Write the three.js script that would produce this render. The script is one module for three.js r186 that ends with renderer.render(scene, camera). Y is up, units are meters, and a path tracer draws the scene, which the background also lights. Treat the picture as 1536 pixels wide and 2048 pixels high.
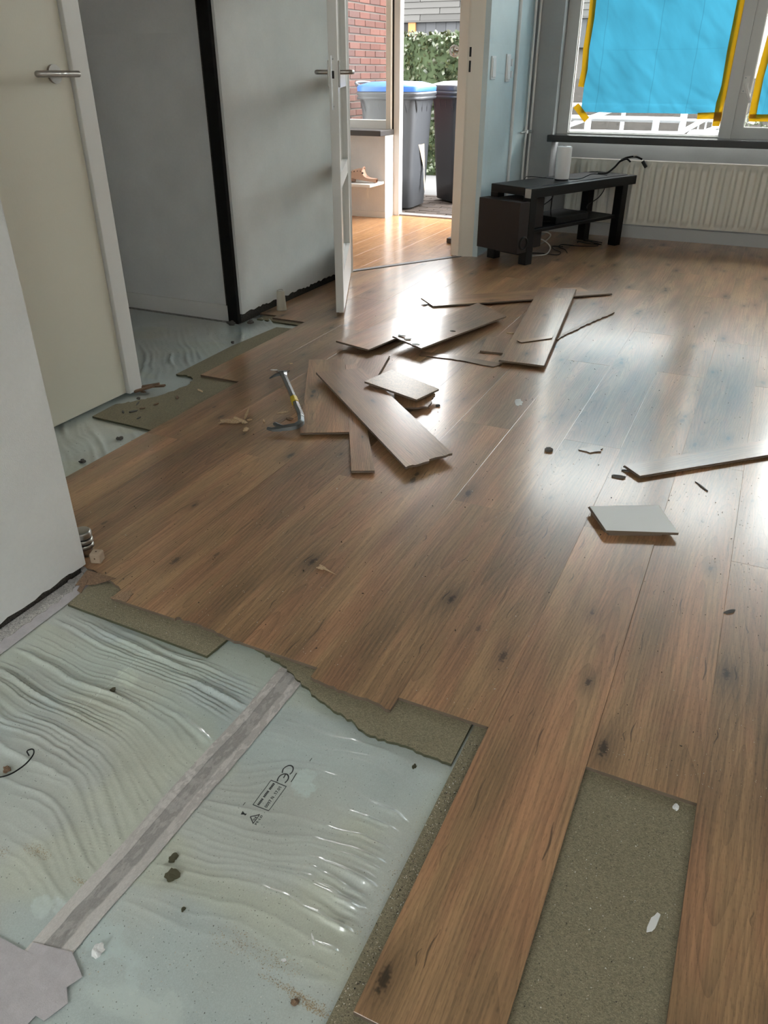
import * as THREE from 'three';
import { RoundedBoxGeometry } from 'three/addons/geometries/RoundedBoxGeometry.js';
import { mergeGeometries } from 'three/addons/utils/BufferGeometryUtils.js';

// ---------------------------------------------------------------- camera, sky, exposure
const scene = new THREE.Scene();
const camera = new THREE.PerspectiveCamera(67.59, 1536 / 2048, 0.05, 200);
camera.position.set(0, 1.08, 0);
camera.rotation.order = 'YXZ';
camera.rotation.set(THREE.MathUtils.degToRad(-29.9), THREE.MathUtils.degToRad(25.2), 0);
const renderer = new THREE.WebGLRenderer();
renderer.toneMapping = THREE.LinearToneMapping;
renderer.toneMappingExposure = 1.0;
renderer.shadowMap.enabled = true;

{ // bright, lightly overcast sky: the same all round, paler towards the horizon
  const W = 64, H = 32, d = new Float32Array(W * H * 4);
  for (let j = 0; j < H; j++) {
    const e = Math.max(0, Math.sin(((j + 0.5) / H - 0.5) * Math.PI)), k = Math.pow(e, 0.6);
    for (let i = 0; i < W; i++) d.set([1.0 - 0.05 * k, 0.985 - 0.01 * k, 0.955 + 0.05 * k, 1], (j * W + i) * 4);
  }
  const t = new THREE.DataTexture(d, W, H, THREE.RGBAFormat, THREE.FloatType);
  t.mapping = THREE.EquirectangularReflectionMapping; t.magFilter = THREE.LinearFilter; t.needsUpdate = true;
  scene.background = t;
  scene.backgroundIntensity = 14.5;
}

// ---------------------------------------------------------------- helpers
let seed = 7;
const rnd = () => { seed = (seed + 0x6D2B79F5) | 0; let t = Math.imul(seed ^ (seed >>> 15), 1 | seed); t = (t + Math.imul(t ^ (t >>> 7), 61 | t)) ^ t; return ((t ^ (t >>> 14)) >>> 0) / 4294967296; };
const rr = (a, b) => a + (b - a) * rnd();
const hash = (x, y) => { let h = Math.imul(x, 374761393) + Math.imul(y, 668265263); h = Math.imul(h ^ (h >>> 13), 1274126177); return ((h ^ (h >>> 16)) >>> 0) / 4294967296; };
function vn(x, y) {
  const xi = Math.floor(x), yi = Math.floor(y), u = x - xi, v = y - yi, a = u * u * (3 - 2 * u), b = v * v * (3 - 2 * v);
  const p = hash(xi, yi), q = hash(xi + 1, yi), r = hash(xi, yi + 1), s = hash(xi + 1, yi + 1);
  return p + (q - p) * a + (r - p) * b + (p - q - r + s) * a * b;
}
const fbm = (x, y, n = 4) => { let s = 0, a = 0.5, t = 0; for (let i = 0; i < n; i++) { s += a * vn(x, y); t += a; x = x * 2.03 + 17.1; y = y * 2.03 + 9.7; a *= 0.5; } return s / t; };
const sst = (a, b, x) => { const t = Math.min(1, Math.max(0, (x - a) / (b - a))); return t * t * (3 - 2 * t); };
const C = (r, g, b) => new THREE.Color().setRGB(r, g, b);
const V = (x, y, z) => new THREE.Vector3(x, y, z);

const taken = new Map();
function numbered(n) { const k = taken.get(n) || 0; taken.set(n, k + 1); return k ? n + '_' + String(k).padStart(3, '0') : n; }
function put(o) { o.traverse((m) => { if (m.isMesh) { m.castShadow = true; m.receiveShadow = true; } }); scene.add(o); return o; }
function tag(o, label, category, extra = {}) { o.userData = { label, category, ...extra }; return o; }
function thing(name, label, category, pos = [0, 0, 0], turn = 0, extra = {}) {
  const g = new THREE.Group(); g.name = numbered(name); g.position.set(...pos); g.rotation.y = turn; tag(g, label, category, extra); scene.add(g); return g;
}
function part(name, geo, mat, parent) {
  const m = new THREE.Mesh(geo, mat); m.name = name; m.castShadow = m.receiveShadow = true; (parent || scene).add(m); return m;
}
function single(name, geo, mat, label, category, pos = [0, 0, 0], turn = 0, extra = {}) {
  const m = part(numbered(name), geo, mat); m.position.set(...pos); m.rotation.y = turn; tag(m, label, category, extra); return m;
}
const structure = (name, geo, mat, label, category, pos, turn) => single(name, geo, mat, label, category, pos, turn, { kind: 'structure' });
// box from corner to corner, uv in metres
function box(x0, x1, y0, y1, z0, z1, r = 0) {
  const w = Math.abs(x1 - x0), h = Math.abs(y1 - y0), d = Math.abs(z1 - z0);
  const g = r > 0 ? new RoundedBoxGeometry(w, h, d, 2, r) : new THREE.BoxGeometry(w, h, d);
  if (!r) {
    const uv = g.attributes.uv, n = g.attributes.normal;
    for (let i = 0; i < uv.count; i++) {
      const nx = Math.abs(n.getX(i)), ny = Math.abs(n.getY(i));
      uv.setXY(i, uv.getX(i) * (nx > 0.5 ? d : w), uv.getY(i) * (ny > 0.5 ? d : h));
    }
  }
  g.translate((x0 + x1) / 2, (y0 + y1) / 2, (z0 + z1) / 2);
  return g;
}
function plainUv(gs) { return mergeGeometries(gs.map((g) => { const h = g.index ? g.toNonIndexed() : g; for (const k of Object.keys(h.attributes)) if (!['position', 'normal', 'uv'].includes(k)) h.deleteAttribute(k); return h; })); }
const tube = (pts, r, seg = 40, rad = 8) => new THREE.TubeGeometry(new THREE.CatmullRomCurve3(pts.map((p) => V(...p))), seg, r, rad, false);
function rod(a, b, r, rad = 12) {
  const A = V(...a), B = V(...b), d = B.clone().sub(A), g = new THREE.CylinderGeometry(r, r, d.length(), rad);
  g.applyQuaternion(new THREE.Quaternion().setFromUnitVectors(V(0, 1, 0), d.normalize())); g.translate((A.x + B.x) / 2, (A.y + B.y) / 2, (A.z + B.z) / 2); return g;
}
// A slab cut to a polygon of (x, z) points. Top at y = 0, thickness th, top edge chamfered by c. Group 0 is the face, group 1 the edges and underside.
function slab(poly, th, uvf, c = 0.0007) {
  let P = poly.map((p) => new THREE.Vector2(p[0], p[1]));
  if (THREE.ShapeUtils.isClockWise(P)) P = P.reverse();
  const n = P.length, inn = P.map((p, i) => {
    if (!c) return p.clone();
    const a = P[(i + n - 1) % n], b = P[(i + 1) % n], e = p.clone().sub(a).normalize(), f = b.clone().sub(p).normalize();
    const m = new THREE.Vector2(-e.y - f.y, e.x + f.x); const l = m.length(); if (l < 0.3) return p.clone();
    return p.clone().add(m.multiplyScalar((c * 2) / (l * l)));
  });
  const pos = [], uv = [], nor = [], tri = (A, B, D, N, us) => { pos.push(...A, ...B, ...D); nor.push(...N, ...N, ...N); uv.push(...us[0], ...us[1], ...us[2]); };
  const T = THREE.ShapeUtils.triangulateShape(inn, []);
  for (const [i, j, k] of T) { // seen from above the order is turned round, because z points down the page
    const q = [inn[i], inn[k], inn[j]]; tri([q[0].x, 0, q[0].y], [q[1].x, 0, q[1].y], [q[2].x, 0, q[2].y], [0, 1, 0], q.map((p) => uvf(p.x, p.y)));
  }
  if (c) for (let i = 0; i < n; i++) {
    const j = (i + 1) % n, a = inn[i], b = inn[j], a2 = P[i], b2 = P[j], nx = (b2.y - a2.y), nz = -(b2.x - a2.x), l = Math.hypot(nx, nz) || 1, N = [nx / l * 0.6, 0.8, nz / l * 0.6];
    const A = [a.x, 0, a.y], B = [b.x, 0, b.y], A2 = [a2.x, -c, a2.y], B2 = [b2.x, -c, b2.y], U = [uvf(a.x, a.y), uvf(b.x, b.y), uvf(a2.x, a2.y), uvf(b2.x, b2.y)];
    tri(A, B, A2, N, [U[0], U[1], U[2]]); tri(B, B2, A2, N, [U[1], U[3], U[2]]);
  }
  const top = pos.length / 3;
  let run = 0;
  for (let i = 0; i < n; i++) {
    const a = P[i], b = P[(i + 1) % n], nx = (b.y - a.y), nz = -(b.x - a.x), l = Math.hypot(nx, nz) || 1, N = [nx / l, 0, nz / l], y0 = -c, y1 = -th, L = a.distanceTo(b);
    tri([a.x, y0, a.y], [b.x, y0, b.y], [a.x, y1, a.y], N, [[run, 0], [run + L, 0], [run, th]]); tri([b.x, y0, b.y], [b.x, y1, b.y], [a.x, y1, a.y], N, [[run + L, 0], [run + L, th], [run, th]]); run += L;
  }
  for (const [i, j, k] of THREE.ShapeUtils.triangulateShape(P, [])) { const q = [P[i], P[j], P[k]]; tri([q[0].x, -th, q[0].y], [q[1].x, -th, q[1].y], [q[2].x, -th, q[2].y], [0, -1, 0], q.map((p) => [p.x, p.y])); }
  const g = new THREE.BufferGeometry();
  g.setAttribute('position', new THREE.Float32BufferAttribute(pos, 3)); g.setAttribute('normal', new THREE.Float32BufferAttribute(nor, 3)); g.setAttribute('uv', new THREE.Float32BufferAttribute(uv, 2));
  g.addGroup(0, top, 0); g.addGroup(top, pos.length / 3 - top, 1);
  return g;
}
function jag(a, b, n, amp) { // points between a and b along a torn edge
  const o = [], dx = b[0] - a[0], dz = b[1] - a[1], l = Math.hypot(dx, dz);
  for (let i = 1; i < n; i++) { const t = (i + rr(-0.3, 0.3)) / n, s = rr(-amp, amp); o.push([a[0] + dx * t - dz / l * s, a[1] + dz * t + dx / l * s]); }
  return o;
}
function torn(pts, step, amp) { const o = []; for (let i = 0; i < pts.length - 1; i++) { o.push(pts[i]); o.push(...jag(pts[i], pts[i + 1], Math.max(1, Math.round(Math.hypot(pts[i + 1][0] - pts[i][0], pts[i + 1][1] - pts[i][1]) / step)), amp)); } o.push(pts[pts.length - 1]); return o; }
function data(W, H, f, srgb = true, bytes = 4) {
  const d = new Uint8Array(W * H * 4), o = [0, 0, 0];
  for (let j = 0; j < H; j++) for (let i = 0; i < W; i++) { f(i, j, o); const k = (j * W + i) * 4; d[k] = Math.max(0, Math.min(255, o[0] * 255)); d[k + 1] = Math.max(0, Math.min(255, o[1] * 255)); d[k + 2] = Math.max(0, Math.min(255, o[2] * 255)); d[k + 3] = 255; }
  const t = new THREE.DataTexture(d, W, H); t.magFilter = THREE.LinearFilter; t.minFilter = THREE.LinearFilter; t.wrapS = t.wrapT = THREE.RepeatWrapping; if (srgb) t.colorSpace = THREE.SRGBColorSpace; t.needsUpdate = true; return t;
}

// ---------------------------------------------------------------- textures and materials
const PW = 0.1885, PL = 1.383, NV = 8; // plank width, plank length, number of printed boards in the wood sheet
const knots = [];
for (let v = 0; v < NV; v++) { const a = []; for (let i = 0; i < 3; i++) a.push([rr(0.03, 0.97) * PL, rr(0.1, 0.9) * PW, rr(0.004, 0.012), rnd()]); knots.push(a); }
const cracks = [];
for (let v = 0; v < NV; v++) { const a = []; for (let i = 0; i < 14; i++) a.push([rr(0, PL), rr(0.02, 0.98) * PW, rr(0.012, 0.05), rr(0.0006, 0.0016), rr(0.2, 0.8)]); cracks.push(a); }
const WS = 2048, woodB = new Float32Array(WS * WS);
const woodMap = data(WS, WS, (i, j, o) => {
  const b = Math.floor(j / (WS / NV)), x = (i / WS) * PL, y = ((j % (WS / NV)) / (WS / NV)) * PW, s = b * 31.7;
  let k = 0, halo = 0, bend = 0;
  for (const [kx, ky, kr, kk] of knots[b]) {
    const dx = (x - kx) / 2.6, dy = y - ky, d = Math.hypot(dx, dy);
    if (d < 0.12) { bend += Math.sign(dy) * kr * 1.5 * Math.exp(-d * d / (kr * kr * 9)); k = Math.max(k, (1 - sst(kr * 0.25, kr * 0.9, d + (vn(x * 300, y * 300) - 0.5) * kr * 0.6)) * (0.45 + 0.55 * kk)); halo = Math.max(halo, Math.exp(-d * d / (kr * kr * 6)) * (0.4 + 0.6 * kk)); }
  }
  const cy = PW * (0.5 + 0.35 * Math.sin(s)) + 0.018 * Math.sin(x * 4.1 + s) , yy = y - bend - cy + 0.02 * (fbm(x * 2.2 + s, y * 8 + s, 2) - 0.5);
  const q = Math.sqrt(yy * yy + 0.0012 * (0.3 + (b % 3) * 0.9)) * 46 + x * (b % 2 ? 2.2 : -1.7) + 2.4 * (fbm(x * 1.3 + s, y * 5, 3) - 0.5);
  const ring = q * 3.2 - Math.floor(q * 3.2), late = ring * ring * ring;
  const fine = vn(x * 40 + s, y * 1100), fine2 = vn(x * 5 + s, y * 330 + 3.3 + 4 * bend * 60), pore = Math.max(0, vn(x * 110 + s, y * 1300) - 0.6) * 2.5;
  const big = fbm(x * 3.1 + s * 2, y * 15, 3), tone = fbm(x * 1.1 + s * 5, y * 3 + 8, 2), red = fbm(x * 5 + s * 3, y * 26 + 40, 3);
  let cr = 0;
  for (const [kx, ky, kl, kw, kd] of cracks[b]) { const dx = (x - kx) / kl; if (dx > -1 && dx < 1) { const w = kw * (1 - dx * dx), d = Math.abs(y - ky - 0.002 * Math.sin(dx * 3 + kx * 40)); if (d < w * 2) cr = Math.max(cr, kd * (1 - sst(w * 0.3, w * 1.6, d + (fine - 0.5) * 0.001))); } }
  let l = 0.695 + 0.12 * (big - 0.5) * 2 + 0.09 * (tone - 0.5) * 2 - 0.085 * late - 0.07 * (fine - 0.5) - 0.11 * (fine2 - 0.5) - 0.09 * pore;
  l *= 1 - 0.3 * halo; l *= 1 - 0.55 * k; l *= 1 - 0.55 * cr;
  const g = sst(0.35, 0.7, red) * 0.5;
  o[0] = l * (0.965 + 0.04 * g); o[1] = l * (0.778 - 0.05 * g); o[2] = l * (0.58 - 0.02 * g);
  woodB[j * WS + i] = 0.7 - 0.3 * late - 0.35 * (fine - 0.5) - 0.6 * pore - 0.5 * cr - 0.25 * (fine2 - 0.5);
});
const woodBump = data(WS, WS, (i, j, o) => { const v = woodB[j * WS + i]; o[0] = o[1] = o[2] = v; }, false);
const smudge = data(512, 512, (i, j, o) => { const v = 0.62 + 0.5 * (fbm(i / 40, j / 40, 4) - 0.5) + 0.2 * (vn(i / 3, j / 3) - 0.5); o[0] = o[1] = o[2] = v; }, false);
const laminate = new THREE.MeshPhysicalMaterial({ color: C(0.92, 0.9, 0.88), map: woodMap, bumpMap: woodBump, bumpScale: 0.00012, roughness: 0.3, ior: 1.5, clearcoat: 0.42, clearcoatRoughness: 0.16 });
// uv of a point along (a) and across (b) a board printed with variant v
const wuv = (v, a, b) => [((a / PL) % 1 + 1) % 1, (v + 0.02 + 0.96 * (b / PW)) / NV];
const wuvRaw = (v, a0, flip) => (a, b) => [(a0 + a) / PL, (v + 0.02 + 0.96 * Math.min(1, Math.max(0, (flip ? PW - b : b) / PW))) / NV];

const fibreTex = (r, g, b, k, sk = 0.72) => data(512, 512, (i, j, o) => { const n = fbm(i / 9, j / 5, 4), f = vn(i / 2.1, j / 2.1), s = vn(i / 6 + 90, j / 6) > 0.86 ? sk : 1; const l = (0.8 + k * (n - 0.5) + 0.22 * (f - 0.5)) * s; o[0] = r * l; o[1] = g * l; o[2] = b * l; });
const noiseBump = data(512, 512, (i, j, o) => { const v = 0.5 + 0.5 * (fbm(i / 6, j / 6, 4) - 0.5) + 0.4 * (vn(i / 1.7, j / 1.7) - 0.5); o[0] = o[1] = o[2] = v; }, false);
const scaled = (t, s, s2 = s) => { const c = t.clone(); c.repeat.set(s, s2); c.needsUpdate = true; return c; };
const core = new THREE.MeshStandardMaterial({ color: C(0.17, 0.125, 0.09), roughness: 0.9, bumpMap: scaled(noiseBump, 18), bumpScale: 0.0006 });
const underlayTex = fibreTex(0.665, 0.625, 0.515, 0.3, 0.82);
const underlay = new THREE.MeshStandardMaterial({ map: scaled(underlayTex, 7), bumpMap: scaled(noiseBump, 7), bumpScale: 0.0009, roughness: 1 });
const underlayEdge = new THREE.MeshStandardMaterial({ color: C(0.13, 0.13, 0.075), bumpMap: scaled(noiseBump, 20), bumpScale: 0.002, roughness: 1 });
const backing = new THREE.MeshStandardMaterial({ color: C(0.78, 0.79, 0.78), roughness: 0.5, bumpMap: scaled(noiseBump, 6), bumpScale: 0.0002 });
const concrete = new THREE.MeshStandardMaterial({ map: scaled(fibreTex(0.6, 0.6, 0.58, 0.5), 2), roughness: 0.95 });
const paintTex = data(512, 512, (i, j, o) => { const n = fbm(i / 60, j / 60, 4), f = vn(i / 2, j / 2), l = 0.93 + 0.035 * (n - 0.5) * 2 + 0.012 * (f - 0.5); o[0] = l; o[1] = l; o[2] = l * 0.993; });
const paintBump = scaled(noiseBump, 5);
const wallPaint = new THREE.MeshStandardMaterial({ color: C(0.9, 0.9, 0.9), map: scaled(paintTex, 0.7), bumpMap: paintBump, bumpScale: 0.0007, roughness: 0.75 });
const shadeGrey = new THREE.MeshStandardMaterial({ color: C(0.4, 0.41, 0.41), map: scaled(paintTex, 0.7), bumpMap: paintBump, bumpScale: 0.0007, roughness: 0.75 });  // window wall colour darkened to carry the shade of its backlit side
const plaster = new THREE.MeshStandardMaterial({ map: scaled(fibreTex(0.92, 0.9, 0.88, 0.4), 5), bumpMap: scaled(noiseBump, 8), bumpScale: 0.002, roughness: 1 });
const rawWall = new THREE.MeshStandardMaterial({ map: scaled(fibreTex(0.34, 0.32, 0.3, 0.8), 5), roughness: 1 });
const ceilingPaint = new THREE.MeshStandardMaterial({ color: C(0.82, 0.82, 0.81), roughness: 0.9 });
const whiteGloss = new THREE.MeshPhysicalMaterial({ color: C(0.78, 0.77, 0.74), roughness: 0.32 });
const creamGloss = new THREE.MeshPhysicalMaterial({ color: C(0.74, 0.68, 0.58), roughness: 0.35 });
const doorCream = new THREE.MeshPhysicalMaterial({ color: C(0.74, 0.71, 0.6), roughness: 0.33, bumpMap: scaled(noiseBump, 3), bumpScale: 0.0002 });
const greyFrame = new THREE.MeshPhysicalMaterial({ color: C(0.5, 0.5, 0.48), roughness: 0.35 });
const blackGloss = new THREE.MeshPhysicalMaterial({ color: C(0.003, 0.003, 0.003), roughness: 0.5, specularIntensity: 0.5 });
const steel = new THREE.MeshStandardMaterial({ color: C(0.42, 0.4, 0.37), metalness: 1, roughness: 0.3 });
const galv = new THREE.MeshStandardMaterial({ color: C(0.55, 0.56, 0.56), metalness: 1, roughness: 0.42 });
const darkSteel = new THREE.MeshStandardMaterial({ color: C(0.2, 0.22, 0.23), metalness: 0.9, roughness: 0.38 });
const blackWood = new THREE.MeshPhysicalMaterial({ color: C(0.003, 0.003, 0.003), roughness: 0.42, specularIntensity: 0.45, bumpMap: scaled(noiseBump, 4), bumpScale: 0.0002 });
const subBrown = new THREE.MeshPhysicalMaterial({ color: C(0.022, 0.017, 0.016), roughness: 0.55, specularIntensity: 0.5 });
const sillStone = new THREE.MeshPhysicalMaterial({ color: C(0.03, 0.03, 0.031), roughness: 0.16 });
const whitePlastic = new THREE.MeshPhysicalMaterial({ color: C(0.75, 0.75, 0.75), roughness: 0.4 });
const cablePlastic = new THREE.MeshPhysicalMaterial({ color: C(0.006, 0.006, 0.006), roughness: 0.5, specularIntensity: 0.5 });
const radiatorPaint = new THREE.MeshPhysicalMaterial({ color: C(0.7, 0.67, 0.59), roughness: 0.35 });
const glass = new THREE.MeshPhysicalMaterial({ color: C(0.96, 0.98, 0.97), transmission: 1, thickness: 0, roughness: 0, ior: 1.5 });
const filmCrease = data(1024, 1024, (i, j, o) => {
  const x = i / 1024, y = j / 1024; let l = 0.9 + 0.1 * (fbm(x * 9 + y * 7, y * 3 - x * 2, 4) - 0.5) * 2;
  for (const c of [0.11, 0.5, 0.77]) l *= 1 - 0.14 * Math.exp(-Math.pow((x - c + 0.002 * Math.sin(y * 30 + c * 9)) / 0.0022, 2));
  for (const c of [0.36, 0.72]) l *= 1 - 0.05 * Math.exp(-Math.pow((y - c) / 0.002, 2)) * sst(0.05, 0.2, x);
  const w = Math.abs(Math.sin((x * 1.1 + y * 1.3) * 20 + 3 * fbm(x * 4, y * 4, 3))); l *= 1 - 0.05 * Math.pow(w, 6) * sst(0.42, 0.62, fbm(x * 4 + 3, y * 4, 2));
  o[0] = l; o[1] = l; o[2] = l;
});
const filmBlue = new THREE.MeshPhysicalMaterial({ color: C(0.031, 0.177, 0.265), map: filmCrease, transmission: 0.85, thickness: 0, roughness: 0.92, ior: 1.3, side: THREE.DoubleSide });
const yellowTape = new THREE.MeshPhysicalMaterial({ color: C(0.4, 0.22, 0.003), transmission: 0.45, thickness: 0, roughness: 0.9, side: THREE.DoubleSide });

// ---------------------------------------------------------------- floor of the living room
const X0 = 0.107, colX = (k) => X0 + k * PW;         // column k runs from colX(k) to colX(k + 1); k < 0 is towards the hall wall
const floor = thing('floor', 'brown oak print laminate floor with planks missing at its near edge', 'floor', [0, 0, 0], 0, { kind: 'structure' });
const LAM = 0.008;
const fullGeo = [];
for (let v = 0; v < NV; v++) for (const f of [0, 1]) fullGeo.push(slab([[0, 0], [PW, 0], [PW, -PL], [0, -PL]], LAM, (a, b) => wuvRaw(v, 0, f)(-b, a)));
// hall door line: the room lies to the right of A -> B
const DA = [-2.262, -4.31], DB = [-1.785, -5.06];
function clipHalf(P, f) { const o = []; for (let i = 0; i < P.length; i++) { const a = P[i], b = P[(i + 1) % P.length], fa = f(a), fb = f(b); if (fa >= 0) o.push(a); if (fa * fb < 0) { const t = fa / (fa - fb); o.push([a[0] + (b[0] - a[0]) * t, a[1] + (b[1] - a[1]) * t]); } } return o; }
const doorSide = (p) => (DB[0] - DA[0]) * (p[1] - DA[1]) - (DB[1] - DA[1]) * (p[0] - DA[0]);
const nearEdge = { // how each column ends towards the camera
  '-1': [-1.03], '-2': [-0.478], '-3': [-1.042], '-4': [[-0.647, -1.02], [-0.6, -1.012], [-0.55, -1.009], [-0.5, -1.01], [-0.4585, -1.003]], '-5': [-1.05],
  '-6': [[-1.024, -1.061], [-0.97, -1.062], [-0.93, -1.058], [-0.88, -1.051], [-0.8355, -1.05]], '-7': [-1.056], '-8': [[-1.401, -1.136], [-1.344, -1.126], [-1.297, -1.12], [-1.25, -1.105], [-1.2125, -1.09]],
  '-9': [-1.2], '-10': [-1.2], '-11': [-2.405], '-12': [-3.25], '-13': [-3.29],
};
for (let k = -13; k <= 12; k++) {
  const even = ((k % 2) + 2) % 2 === 0;                 // joints alternate between two rows
  const x0 = Math.max(colX(k), -2.255), x1 = Math.min(colX(k) + PW, 2.58);
  if (x1 - x0 < 0.02) continue;
  const ne = nearEdge[k], zNear = ne ? (Array.isArray(ne[0]) ? ne[0][1] : ne[0]) : 1.97;
  const starts = []; let s = even ? -0.467 : -1.026; if (k === -2) s = -0.478; if (k === -11) s = -2.405; if (k === -12) s = -3.25; if (k === -13) s = -3.29;
  while (s < zNear - 0.02) s += PL;
  while (s > zNear + PL - 0.02) s -= PL;
  for (let z = s; z > -6.22; z -= PL) {
    const v = Math.floor(hash(k + 50, Math.round(z * 10)) * NV), flip = hash(k + 9, Math.round(z * 10) + 5) > 0.5 ? 1 : 0, za = Math.min(z, zNear), zb = Math.max(z - PL, -6.245);
    if (za - zb < 0.03) continue;
    let P = [[x0, za], [x1, za], [x1, zb], [x0, zb]];
    const whole = za - zb > PL - 0.01 && x1 - x0 > PW - 0.005, first = z === s;
    let ragged = false;
    if (first && ne && Array.isArray(ne[0])) { P = [...torn(ne, 0.012, 0.004), [x1, zb], [x0, zb]]; ragged = true; }
    if (k <= -10) { const Q = clipHalf(P, doorSide); if (Q.length < 3) continue; if (Q.length !== P.length || Q.some((p, i) => p[0] !== P[i][0] || p[1] !== P[i][1])) { P = Q; ragged = true; } }
    let m;
    if (whole && !ragged) { m = part('plank', fullGeo[v * 2 + flip], [laminate, core], floor); m.position.set(x0, 0, z); }
    else m = part('plank', slab(P.map((p) => [p[0] - x0, p[1] - z]), LAM, (a, b) => wuvRaw(v, 0, flip)(-b, a), ragged ? 0 : 0.0007), [laminate, core], floor), m.position.set(x0, 0, z);
    m.position.y = rr(-0.0003, 0.0002);
    if (k === -2 && first) { m.position.y = 0.004; m.rotation.x = -0.0022; }
  }
}

// ---------------------------------------------------------------- base, underlay boards, plastic sheet
structure('floor_slab', box(-3.7, 2.7, -0.2, -0.0165, -6.5, 2.0), concrete, 'grey concrete floor slab under the plastic sheet and laminate', 'floor');
const UT = 0.0066, UY = -0.0083;
function underBoard(P, label, y = UY, turn = 0, th = UT) { return single('underlay_board', slab(P, th, (a, b) => [a, b], 0), [underlay, underlayEdge], label, 'underlay board', [0, y, 0], turn); }
underBoard([[-1.306, -1.085], [-1.296, -1.0], [-0.886, -0.988], [-0.879, -1.054], [-0.872, -1.32], [-1.306, -1.32]], 'loose olive fibre underlay strip on plastic sheet beside the near white wall', UY + 0.0004);
underBoard([[-0.866, -1.5], [-0.866, -1.09], ...torn([[-0.85, -1.075], [-0.79, -1.052], [-0.732, -1.037], [-0.68, -1.011], [-0.6, -0.975], [-0.536, -0.958], [-0.469, -0.934], [-0.407, -0.938], [-0.348, -0.936], [-0.305, -0.935]], 0.009, 0.004), [-0.3015, -1.5]], 'olive fibre underlay board with torn crumbling edge in front of the laminate step');
underBoard([[-0.2985, -1.5], [-0.2985, 1.95], [2.55, 1.95], [2.55, -1.5]], 'long olive fibre underlay board under the single brown plank and beside it');
underBoard([[-1.68, -1.885], [-2.067, -1.893], ...torn([[-2.074, -2.02], [-2.03, -2.075], [-1.985, -2.15], [-1.962, -2.24], [-1.955, -2.32], [-1.985, -2.375], [-2.03, -2.396], [-2.078, -2.385]], 0.012, 0.005), [-2.088, -2.8], [-2.062, -3.14], [-1.68, -3.2]], 'olive fibre underlay board with bitten edge in front of the cream door post');
underBoard([[-1.676, -1.506], [-1.676, -6.2], [2.55, -6.2], [2.55, -1.506]], 'fibre underlay hidden beneath the main laminate floor');
underBoard([[-1.31, -1.325], [-1.31, -1.5], [-0.87, -1.5], [-0.87, -1.325]], 'fibre underlay piece under the laminate near the die');
underBoard([[-2.23, -3.22], [-1.68, -3.21], [-1.68, -4.9], [-2.23, -4.3]], 'fibre underlay under the planks along the grey wall beside the open door');

// milky plastic sheet in two strips, joined by tape
function wrinkle(x, z, dir, s) {
  const c = Math.cos(dir), n = Math.sin(dir), a = x * c - z * n, b = x * n + z * c;
  const w = 0.14 * (fbm(a * 2.1 + s, b * 2.6 + s, 3) - 0.5) + 0.03 * (fbm(a * 6 + s, b * 9, 2) - 0.5) + 0.0045 * (fbm(a * 45, b * 45, 2) - 0.5);
  const one = (pitch, q, sharp) => { const p = (b + w * q) / pitch + 1.4 * fbm(a * 0.8 + s, b * 5 + q * 9, 2), f = p - Math.floor(p), id = Math.floor(p), amp = sst(0.25, 0.85, vn(a * 4.2 + id * 7.7 + s, id * 3.1 + q * 5)); return Math.pow(1 - Math.abs(2 * f - 1), sharp) * amp; };
  const mask = 0.3 + 0.7 * sst(0.38, 0.58, fbm(a * 1.9 + s * 3, b * 3.4 + 5, 3));
  return (0.0088 * one(0.034, 1, 3.4) + 0.0036 * one(0.0135, 1.25, 2.4)) * mask;
}
function sheetGeo(x0, x1, z0, z1, nx, nz, dir, s, calm, cut) {
  const g = new THREE.PlaneGeometry(1, 1, nx, nz), p = g.attributes.position, uv = g.attributes.uv;
  for (let i = 0; i < p.count; i++) {
    const u = uv.getX(i), v = uv.getY(i), x = x0 + (x1 - x0) * u, z = z0 + (z1 - z0) * (1 - v);
    p.setXYZ(i, x, -0.0162 + wrinkle(x, z, dir, s) * calm(x, z), z);
  }
  g.computeVertexNormals();
  if (cut) { const ix = [], id = g.index.array; for (let i = 0; i < id.length; i += 3) if (![0, 1, 2].some((k) => cut(p.getX(id[i + k]), p.getZ(id[i + k])))) ix.push(id[i], id[i + 1], id[i + 2]); g.setIndex(ix); }
  return g;
}
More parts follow.
